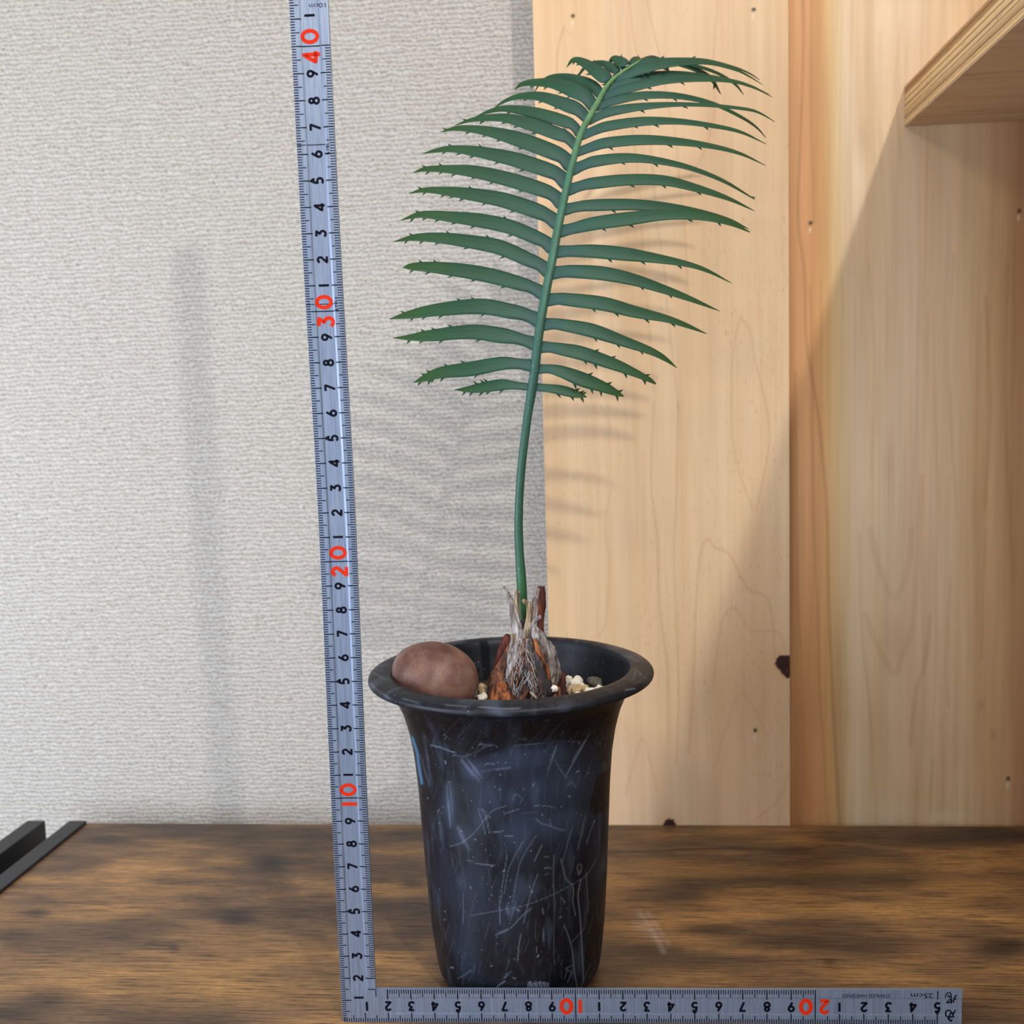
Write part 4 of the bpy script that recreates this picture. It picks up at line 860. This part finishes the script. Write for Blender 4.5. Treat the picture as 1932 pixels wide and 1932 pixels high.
LF = [
    # left side, from the bottom up
    (-1, [(1000, 731), (970, 727), (944, 726), (906, 731.6), (884, 734.5), (857, 735.4)], [8, 15, 21, 18, 12, 1], dict(up=(.60, .63, .72), low=(.42, .58, .68, .80, .88), tip=.2, tl=10)),
    (-1, [(1004, 691), (975, 686), (944, 686), (888, 696), (832, 703), (800, 714), (780, 722)], [15, 20, 25, 27, 21, 12, 1], dict(up=(.58, .72, .86, .90), low=(.50, .76, .84, .88, .95), tip=.2, tl=9)),
    (-1, [(1010, 650), (975, 638), (944, 632.6), (888, 626), (813, 633), (776, 636.6), (741, 637.6)], [16, 23, 29, 27, 21, 12, 1], dict(up=(.60, .72, .78), low=(.42, .66, .80, .90), tip=.3, tl=9)),
    (-1, [(1018, 606), (990, 593), (962, 587), (906, 578), (832, 583.5), (776, 593), (734, 602)], [17, 24, 28, 29, 24, 16, 1], dict(up=(.45, .55, .90), low=(.40, .66, .78, .86), tip=.3)),
    (-1, [(1026, 556), (1003, 542), (981, 535), (925, 520), (869, 510), (813, 504), (776, 503), (760, 505)], [16, 22, 26, 28, 26, 20, 13, 1], dict(up=(.78, .88), low=(.30, .50, .68, .84, .95), tip=.4)),
    (-1, [(1037, 514), (1018, 499), (999.5, 491), (944, 467), (888, 456), (832, 449), (785, 448), (742, 456)], [16, 22, 26, 28, 25, 20, 13, 1], dict(up=(.42, .66, .88), low=(.30, .55, .72, .83, .93), tip=.5)),
    (-1, [(1046, 470), (1028, 456), (1009, 447), (962, 428), (906, 416), (850, 409), (794, 405), (755, 416)], [16, 22, 26, 27, 26, 20, 12, 1], dict(up=(.35, .88), low=(.30, .54, .66, .76, .84, .92), tip=.5)),
    (-1, [(1055, 424), (1034, 408), (1010, 397), (948, 377), (886, 366), (834, 360), (799, 359), (771, 365)], [16, 24, 29, 28, 23, 15, 9, 1], dict(up=(.62, .92), low=(.32, .50, .65, .72, .78, .9), tip=.6)),
    (-1, [(1064, 386), (1044, 368), (1020, 357), (958, 338), (896, 324), (844, 319), (803, 319), (779, 326)], [16, 23, 27, 27, 23, 15, 9, 1], dict(up=(.82, .92), low=(.30, .48, .62, .74, .82, .9), tip=.6)),
    (-1, [(1074, 348), (1053, 330), (1031, 320), (968, 300), (906, 287), (855, 281), (823, 284), (797, 290)], [16, 24, 28, 27, 21, 13, 8, 1], dict(up=(.62, .82), low=(.34, .5, .68, .76, .86), tip=.7)),
    (-1, [(1083, 315), (1063, 297), (1041, 286), (979, 263), (917, 247), (865, 242), (831, 249)], [16, 24, 29, 28, 18, 10, 1], dict(up=(.96,), low=(.40, .56, .68, .80), tip=.8)),
    (-1, [(1092, 279), (1072, 261), (1051, 252), (1000, 234), (948, 222), (896, 225), (857, 237)], [14, 20, 25, 24, 16, 9, 1], dict(up=(.92,), low=(.36, .52, .62, .78), tip=1.0)),
    (-1, [(1102, 256), (1082, 237), (1062, 228), (1010, 213), (958, 205), (927, 209), (896, 221)], [13, 18, 23, 21, 13, 8, 1], dict(low=(.34, .5, .7), tip=1.4)),
    (-1, [(1112, 226), (1092, 208), (1072, 199), (1020, 182), (979, 182), (950, 192), (931, 205)], [15, 23, 26, 18, 11, 6, 1], dict(low=(.36, .5, .66), tip=1.8)),
    (-1, [(1126, 205), (1106, 183), (1082, 170), (1041, 157), (1000, 156), (980, 161), (972, 169)], [16, 26, 29, 19, 12, 7, 1], dict(low=(.34, .48, .64, .78), tip=1.9)),
    (-1, [(1139, 182), (1122, 165), (1103, 156), (1071, 146), (1040, 146), (1020, 156), (1009, 173)], [14, 20, 22, 15, 10, 5, 1.5], dict(dy=.5, low=(.4, .6), tip=2.4)),
    (-1, [(1153, 165), (1143, 149), (1132, 139), (1103, 119), (1082, 113), (1069, 127)], [15, 24, 26, 17, 9, 1], dict(low=(.45, .6, .72, .85), up=(.5,), tip=1.6)),
    (-1, [(1172, 146), (1163, 135), (1153, 127), (1135, 119), (1110, 122), (1091, 142)], [10, 15, 17, 11, 7, 4], dict(dy=.4, low=(.7,), tip=2.4)),
    (-1, [(1187, 134), (1180, 124), (1171, 117), (1158, 111), (1149, 119)], [10, 17, 20, 12, 4], dict(low=(.8,), up=(.55,), tip=1.2)),
    (-1, [(1197, 124), (1196, 118), (1200, 113), (1208, 110)], [11, 15, 13, 5], dict(low=(), up=(.9,), tip=1.0)),
    # right side, from the bottom up
    (1, [(1006, 730), (1030, 732), (1059, 736), (1085, 743), (1107, 749)], [8, 14, 18, 15, 2], dict(up=(.80, .88, .95), low=(.5, .75, .92), tip=.2, tl=10)),
    (1, [(1012, 697), (1035, 696), (1059, 701), (1099, 716), (1138, 730), (1160, 740), (1177, 748)], [10, 16, 22, 27, 20, 13, 2], dict(up=(.60, .80, .95), low=(.48, .66, .76, .95), tip=.5, tl=11)),
    (1, [(1018, 655), (1035, 655), (1060, 659), (1099, 667), (1158, 687), (1197, 703), (1226, 717), (1238, 725)], [14, 18, 23, 26, 22, 15, 9, 2], dict(up=(.48, .60, .9), low=(.42, .50, .74, .90), tip=.6, tl=9)),
    (1, [(1026, 613), (1042, 611), (1062, 613), (1118, 624), (1177, 644), (1227, 662), (1255, 677), (1277, 694)], [14, 19, 22, 26, 20, 14, 9, 1], dict(low=(.40, .56, .74), tip=.7)),
    (1, [(1032, 567), (1050, 564), (1070, 565), (1138, 573), (1197, 588), (1256, 601), (1295, 614), (1334, 630)], [14, 20, 24, 26, 22, 14, 9, 1], dict(low=(.30, .44, .62, .78), tip=.8, tau1=45)),
    (1, [(1040, 516), (1058, 513), (1080, 512), (1138, 516), (1197, 528), (1256, 547), (1305, 565), (1358, 587)], [14, 20, 24, 26, 22, 16, 10, 1], dict(low=(.54, .72), tip=.9, tau1=45)),
    (1, [(1050, 476), (1068, 474), (1118, 474), (1177, 479), (1236, 487), (1295, 498), (1335, 511), (1380, 534)], [14, 20, 25, 25, 18, 11, 7, 1], dict(low=(.32, .50, .70), tip=1.0, tau1=45)),
    (1, [(1058, 438), (1085, 430), (1125, 421), (1190, 412), (1256, 405), (1321, 408), (1375, 420), (1415, 438)], [14, 21, 25, 25, 20, 15, 10, 2], dict(low=(.24, .38, .68, .84), tip=.8, tau1=45)),
    (1, [(1066, 397), (1090, 390), (1125, 387), (1190, 386), (1256, 391), (1321, 402), (1375, 416), (1413, 432)], [13, 19, 22, 21, 18, 14, 9, 1], dict(dy=.35, low=(.28,), tip=1.2, tau1=45)),
    (1, [(1076, 360), (1098, 350), (1125, 345), (1190, 339), (1256, 341), (1321, 357), (1375, 375), (1424, 398)], [13, 19, 22, 21, 19, 14, 8, 1], dict(low=(.34, .52, .70), tip=1.2, tau1=50)),
    (1, [(1085, 322), (1102, 311), (1125, 304), (1180, 298), (1234, 302), (1299, 316), (1364, 341), (1424, 376)], [13, 18, 21, 18, 14, 10, 7, 2], dict(low=(.28, .46), up=(.985,), tip=1.4, tau1=55)),
    (1, [(1095, 289), (1117, 277), (1147, 269), (1212, 264), (1277, 267), (1343, 276), (1397, 290), (1444, 312)], [13, 18, 20, 19, 15, 10, 6, 1], dict(low=(.20, .50, .66), tip=1.4, tau1=55)),
    (1, [(1105, 258), (1122, 246), (1147, 238), (1212, 229), (1277, 229), (1343, 237), (1397, 249), (1446, 272)], [13, 17, 19, 17, 12, 9, 6, 1], dict(low=(.30, .42, .68), tip=1.5, tau1=55)),
    (1, [(1116, 230), (1134, 217), (1158, 209), (1212, 201), (1277, 197), (1343, 199), (1408, 206), (1435, 214), (1462, 230)], [12, 16, 18, 14, 9, 7, 6, 4, 1], dict(low=(.30, .52), tip=1.5, tau1=60)),
    (1, [(1128, 205), (1142, 196), (1160, 190), (1212, 180), (1277, 181), (1343, 195), (1397, 220), (1427, 240), (1445, 260)], [11, 14, 16, 15, 12, 8, 6, 4, 1], dict(low=(.30, .46), tip=1.9, tau1=60)),
    (1, [(1142, 185), (1158, 175), (1180, 168), (1245, 153), (1310, 149), (1375, 152), (1420, 164), (1457, 183)], [11, 15, 18, 15, 11, 8, 5, 1], dict(low=(.30, .48), tip=1.6, tau1=60)),
    (1, [(1155, 170), (1172, 159), (1201, 147), (1256, 140), (1310, 141), (1375, 151), (1420, 164), (1451, 178)], [11, 16, 18, 13, 9, 6, 4, 1], dict(dy=.4, low=(), tip=2.2, tau1=60)),
    (1, [(1169, 153), (1186, 141), (1212, 130), (1266, 120), (1332, 118), (1386, 131), (1415, 145), (1439, 160)], [11, 16, 19, 13, 8, 5, 3, 1], dict(low=(.20, .24, .36), tip=2.0, tau1=60)),
    (1, [(1184, 134), (1198, 124), (1223, 117), (1277, 113), (1332, 114), (1386, 127), (1415, 139), (1434, 151)], [9, 12, 12, 9, 6, 4, 3, 1], dict(dy=.4, low=(), up=(.3, .5), tip=2.4, tau1=60)),
    (1, [(1199, 120), (1240, 113), (1286, 122), (1321, 135), (1343, 150), (1360, 178)], [6, 8, 9, 9, 8, 1.5], dict(dy=1.0, low=(.9,), tip=3.0, tau0=10)),
    (1, [(1203, 117), (1250, 112), (1299, 121), (1349, 136), (1386, 158), (1403, 179)], [5, 7, 7, 6, 5, 1], dict(dy=1.2, low=(), tip=3.2, tau0=10)),
    (1, [(1207, 114), (1230, 108), (1250, 116), (1258, 126), (1262, 136)], [5, 7, 7, 5, 3], dict(dy=1.4, low=(.8, .9), tip=2.0, tau0=10)),
]
for side, P, W, kw in LF: leaflet(side, P, W, **kw)
adopt(plant)

# ---------------------------------------------------------------- steel carpenter's square
PSI, LEAN, TH = 0.0265242, 0.018775, 0.14
EX = np.array([math.cos(PSI), math.sin(PSI), 0]); EY = np.array([-math.sin(PSI), math.cos(PSI), 0])
EZ = math.cos(LEAN) * np.array([0, 0, 1.0]) - math.sin(LEAN) * EY; EN = np.cross(EZ, EX)       # EN points away from the viewer
def ss(a, b, x): t = min(max((x - a) / (b - a), 0), 1); return t * t * (3 - 2 * t)
def chan(t): return 0.035 * min(ss(0.36, 0.44, t), 1 - ss(1.08, 1.16, t))
def dep(x, z):
    if x <= 1.5 and z > 1.0: return chan(x) * ss(1.2, 2.0, z)
    if x > 1.5: return 0.4 * chan(z) * ss(1.5, 2.2, x)
    return 0.0
def RW(x, z, d):
    bx = 0.09 * math.exp(-((z - 22) / 8.0) ** 2)
    return EX * (x + bx) + EZ * z + EN * d
sq = thing('carpenters_square', 'stainless steel L shaped square ruler standing upright on the desk before the pot', 'ruler', (0, 0, 0))
def blade(xs, zs):
    V = []; F = []; nx_, nz2 = len(xs), len(zs)
    for back in (0, 1):
        for z in zs:
            for x in xs: V.append(RW(x, z, TH if back else dep(x, z)))
    o_ = nx_ * nz2
    for j in range(nz2 - 1):
        for i in range(nx_ - 1):
            a = j * nx_ + i; F.append((a, a + 1, a + nx_ + 1, a + nx_)); F.append((o_ + a, o_ + a + nx_, o_ + a + nx_ + 1, o_ + a + 1))
    for j in range(nz2 - 1):
        for i in (0, nx_ - 1):
            a = j * nx_ + i; q = (a, a + nx_, o_ + a + nx_, o_ + a); F.append(q if i == 0 else q[::-1])
    for i in range(nx_ - 1):
        for j in (0, nz2 - 1):
            a = j * nx_ + i; q = (a, o_ + a, o_ + a + 1, a + 1); F.append(q if j == 0 else q[::-1])
    return V, F
cr = [0, .36, .38, .40, .42, .44, 0.75, 1.08, 1.10, 1.12, 1.14, 1.16, 1.5]
Vb, Fb = join([blade(cr, [0, 1.0, 1.2, 1.4, 1.6, 1.8, 2.0] + list(np.linspace(3, 51.5, 60))), blade([1.5, 1.7, 1.9, 2.2] + list(np.linspace(4, 26, 12)), cr)])
mesh('blade', Vb, Fb, M['steel'], sq, smooth=False)
INK = []; RED = []
def rib(buf, pts, wd, lift=0.005):
    """flat printed line through local points (x, z)"""
    pts = np.asarray(pts, float); n = len(pts)
    T = np.gradient(pts, axis=0) if n > 2 else np.tile(pts[1] - pts[0], (2, 1)); T = T / (np.linalg.norm(T, axis=1)[:, None] + 1e-12)
    Nn = np.stack([-T[:, 1], T[:, 0]], 1) * wd / 2; V = []; F = []; Nn = Nn * 1.3
    for p, q in zip(pts, Nn):
        for e in (p + q, p - q): V.append(RW(e[0], e[1], dep(e[0], e[1]) - lift))
    for i in range(n - 1): F.append((2 * i, 2 * i + 1, 2 * i + 3, 2 * i + 2))
    buf.append((V, F))
def hline(x0, x1, z, wd=0.03): rib(INK, [(x, z) for x in np.linspace(x0, x1, max(2, int(abs(x1 - x0) / .06)))], wd)
def vline(x, z0, z1, wd=0.03): rib(INK, [(x, z) for z in np.linspace(z0, z1, max(2, int(abs(z1 - z0) / .06)))], wd)
for k in range(1, 515):
    z = k / 10
    if z < 51.4:
        L = 0.43 if k % 10 == 0 else 0.34 if k % 5 == 0 else 0.19
        if k % 100 == 0: hline(0.0, 1.5, z, .032)
        else: hline(0.01, L, z, .034 if k % 10 == 0 else .028)
    if 20 <= k <= 400 and k % 100:
        L = 0.43 if k % 10 == 0 else 0.33 if k % 5 == 0 else 0.20
        hline(1.5 - L, 1.49, z, .034 if k % 10 == 0 else .026)
hline(1.16, 1.49, 1.5); vline(1.5, 1.17, 1.49)
for k in range(1, 251):
    x = k / 10; L = 0.43 if k % 10 == 0 else 0.32 if k % 5 == 0 else 0.19
    if k % 100 == 0: vline(x, 0, 1.5, .032)
    else: vline(x, 0.01, L, .034 if k % 10 == 0 else .028)
    if 20 <= k <= 200 and k % 100:
        L = 0.45 if k % 10 == 0 else 0.34 if k % 5 == 0 else 0.20
        vline(x, 1.5 - L, 1.49, .036 if k % 10 == 0 else .026)
vline(25, 1.06, 1.46); hline(0.02, 1.12, 36.35, .026); hline(0.02, 1.12, 30.28, .024)
def arc(cx, cy, rx, ry, a0, a1, n=20): return [(cx + rx * math.cos(math.radians(a0 + (a1 - a0) * i / n)), cy + ry * math.sin(math.radians(a0 + (a1 - a0) * i / n))) for i in range(n + 1)]
GL = {
    '0': [arc(.36, .5, .30, .43, 0, 360, 32)],
    '1': [[(.33, .02), (.33, .99)]],
    '2': [arc(.30, .68, .23, .25, 165, -25) + [(.04, .07), (.60, .07)]],
    '3': [[(.06, .93), (.54, .93), (.28, .60)] + arc(.28, .32, .26, .26, 80, -155)],
    '4': [[(.47, .0), (.47, .98), (.02, .26), (.66, .26)]],
    '5': [[(.56, .93), (.18, .93), (.12, .52)] + arc(.29, .32, .25, .26, 110, -145)],
    '6': [[(.42, .98), (.10, .42)], arc(.31, .30, .24, .25, 0, 360, 28)],
    '7': [[(.04, .93), (.58, .93), (.20, .0)]],
    '8': [arc(.30, .73, .19, .20, 0, 360, 26), arc(.30, .28, .25, .23, 0, 360, 28)],
    '9': [[(.19, .02), (.51, .58)], arc(.30, .70, .24, .25, 0, 360, 28)],
}
def glyph(buf, ch, c, h, mode, sw=0.15, wx=1.0):
    """mode 'v': top of the digit to the left; 'h': upside down"""
    for st in GL[ch]:
        out = []
        dense = []
        for i in range(len(st) - 1):
            k = max(1, int(math.dist(st[i], st[i + 1]) / .09)); dense += [(st[i][0] + (st[i + 1][0] - st[i][0]) * j / k, st[i][1] + (st[i + 1][1] - st[i][1]) * j / k) for j in range(k)]
        dense.append(st[-1])
        for gx, gy in dense:
            a = (gx - .32) * h * wx; b = (gy - .5) * h
            out.append((c[0] - b, c[1] + a) if mode == 'v' else (c[0] - a, c[1] - b))
        rib(buf, out, sw * h, lift=0.006)
for n in range(1, 51):
    if n % 10: glyph(INK, str(n % 10), (0.76, n + (.12 if n in (1, 41) else 0)), .42, 'v', .17)
    else:
        buf = []; RED.append((str(n), buf)); glyph(buf, str(n // 10), (0.76, n - (.27 if n == 10 else .40)), .66, 'v', .17, .95); glyph(buf, '0', (0.73, n + .33), .66, 'v', .17, 1.05)
for n in range(1, 26):
    if n % 10: glyph(INK, str(n % 10), (n + (.09 if n == 1 else 0), 0.73), .42, 'h', .18)
    else:
        buf = []; RED.append((str(n), buf)); glyph(buf, str(n // 10), (n + (.20 if n == 10 else .37), 0.74), .62, 'h', .18, .95); glyph(buf, '0', (n - .36, 0.74), .66, 'h', .19, 1.05)
def tri(c, d, s=.085):                                             # arrow head marks at 5, 15, 25 ...
    x, z = c; V = [RW(x + d[0] * s * 1.5, z + d[1] * s * 1.5, dep(x, z) - .006), RW(x + d[1] * s, z + d[0] * s, dep(x, z) - .006), RW(x - d[1] * s, z - d[0] * s, dep(x, z) - .006)]
    INK.append((V, [(0, 1, 2)]))
for n in (5, 15, 25, 35, 45): tri((.53, n), (-1, 0))
for n in (5, 15, 25): tri((n, .50), (0, -1))
def word(txt, c, width, height, mode):
    cu = bpy.data.curves.new('lettering', 'FONT'); cu.body = txt; cu.align_x = 'CENTER'; cu.resolution_u = 3
    ob = bpy.data.objects.new('lettering', cu); sc.collection.objects.link(ob); me = ob.to_mesh()
    P = np.array([v.co[:] for v in me.vertices]); F = [tuple(p.vertices) for p in me.polygons]
    ob.to_mesh_clear(); bpy.data.objects.remove(ob); bpy.data.curves.remove(cu)
    lo, hi_ = P.min(0), P.max(0); kx = width / (hi_[0] - lo[0]); ky = height / (hi_[1] - lo[1]); V = []
    for p in P:
        a = (p[0] - (lo[0] + hi_[0]) / 2) * kx; b = (p[1] - (lo[1] + hi_[1]) / 2) * ky
        x, z = (c[0] - a, c[1] - b) if mode == 'h' else (c[0] - b, c[1] + a)
        V.append(RW(x, z, dep(x, z) - .006))
    INK.append((V, F))
word('STAINLESS HARDENED', (22.08, 1.24), 1.95, .16, 'h')
word('25cm', (24.36, 1.25), .90, .22, 'h')
word('10cm', (1.08, 41.46), .64, .17, 'h')
for z0, d in ((36.0, '5'), (30.04, '6')):                          # small division notes beside the right hand scale
    glyph(INK, d, (1.21, z0), .15, 'v', .16)
    for pts in ([(1.15, z0 + .10), (1.19, z0 + .11)], [(1.15, z0 + .14), (1.19, z0 + .15)], [(1.15, z0 + .19), (1.22, z0 + .16), (1.27, z0 + .11)],
                [(1.14, z0 + .25), (1.28, z0 + .25)], [(1.16, z0 + .22), (1.16, z0 + .30)], [(1.20, z0 + .22), (1.20, z0 + .30)], [(1.24, z0 + .22), (1.24, z0 + .30)], [(1.13, z0 + .36), (1.28, z0 + .36)], [(1.15, z0 + .33), (1.24, z0 + .33)]):
        rib(INK, pts, .018)
def brush(pts, wd): rib(INK, cat_rom([((1500 + a / 5.367 - 1768.3) / 46.1 + 25, 1.5 - (b - 262) / 5.367 / 43.0) for a, b in pts], 5 * len(pts)), wd)
for pts, wd in [([(1515, 338), (1530, 300), (1555, 286), (1572, 305), (1560, 335), (1545, 325), (1552, 308)], .034), ([(1572, 305), (1576, 350), (1548, 370), (1530, 395)], .034), ([(1530, 395), (1560, 388), (1582, 392), (1572, 362), (1590, 372)], .045),
                ([(1628, 310), (1608, 345), (1600, 392)], .045), ([(1600, 345), (1628, 358)], .045),
                ([(1524, 520), (1530, 480), (1560, 470), (1578, 490), (1556, 530), (1532, 528), (1524, 515)], .045), ([(1578, 490), (1600, 520), (1560, 545), (1545, 560)], .05), ([(1545, 545), (1575, 578), (1590, 560)], .05), ([(1622, 468), (1600, 510), (1605, 545)], .045), ([(1585, 500), (1618, 494)], .035)]: brush(pts, wd)
V, F = join(INK); mesh('black_markings', V, F, M['ink'], sq, smooth=False)
for num, buf in RED:
    V, F = join(buf); o = mesh('red_numeral', V, F, M['red'], sq, smooth=False); o['label'] = 'red number ' + num
adopt(sq)
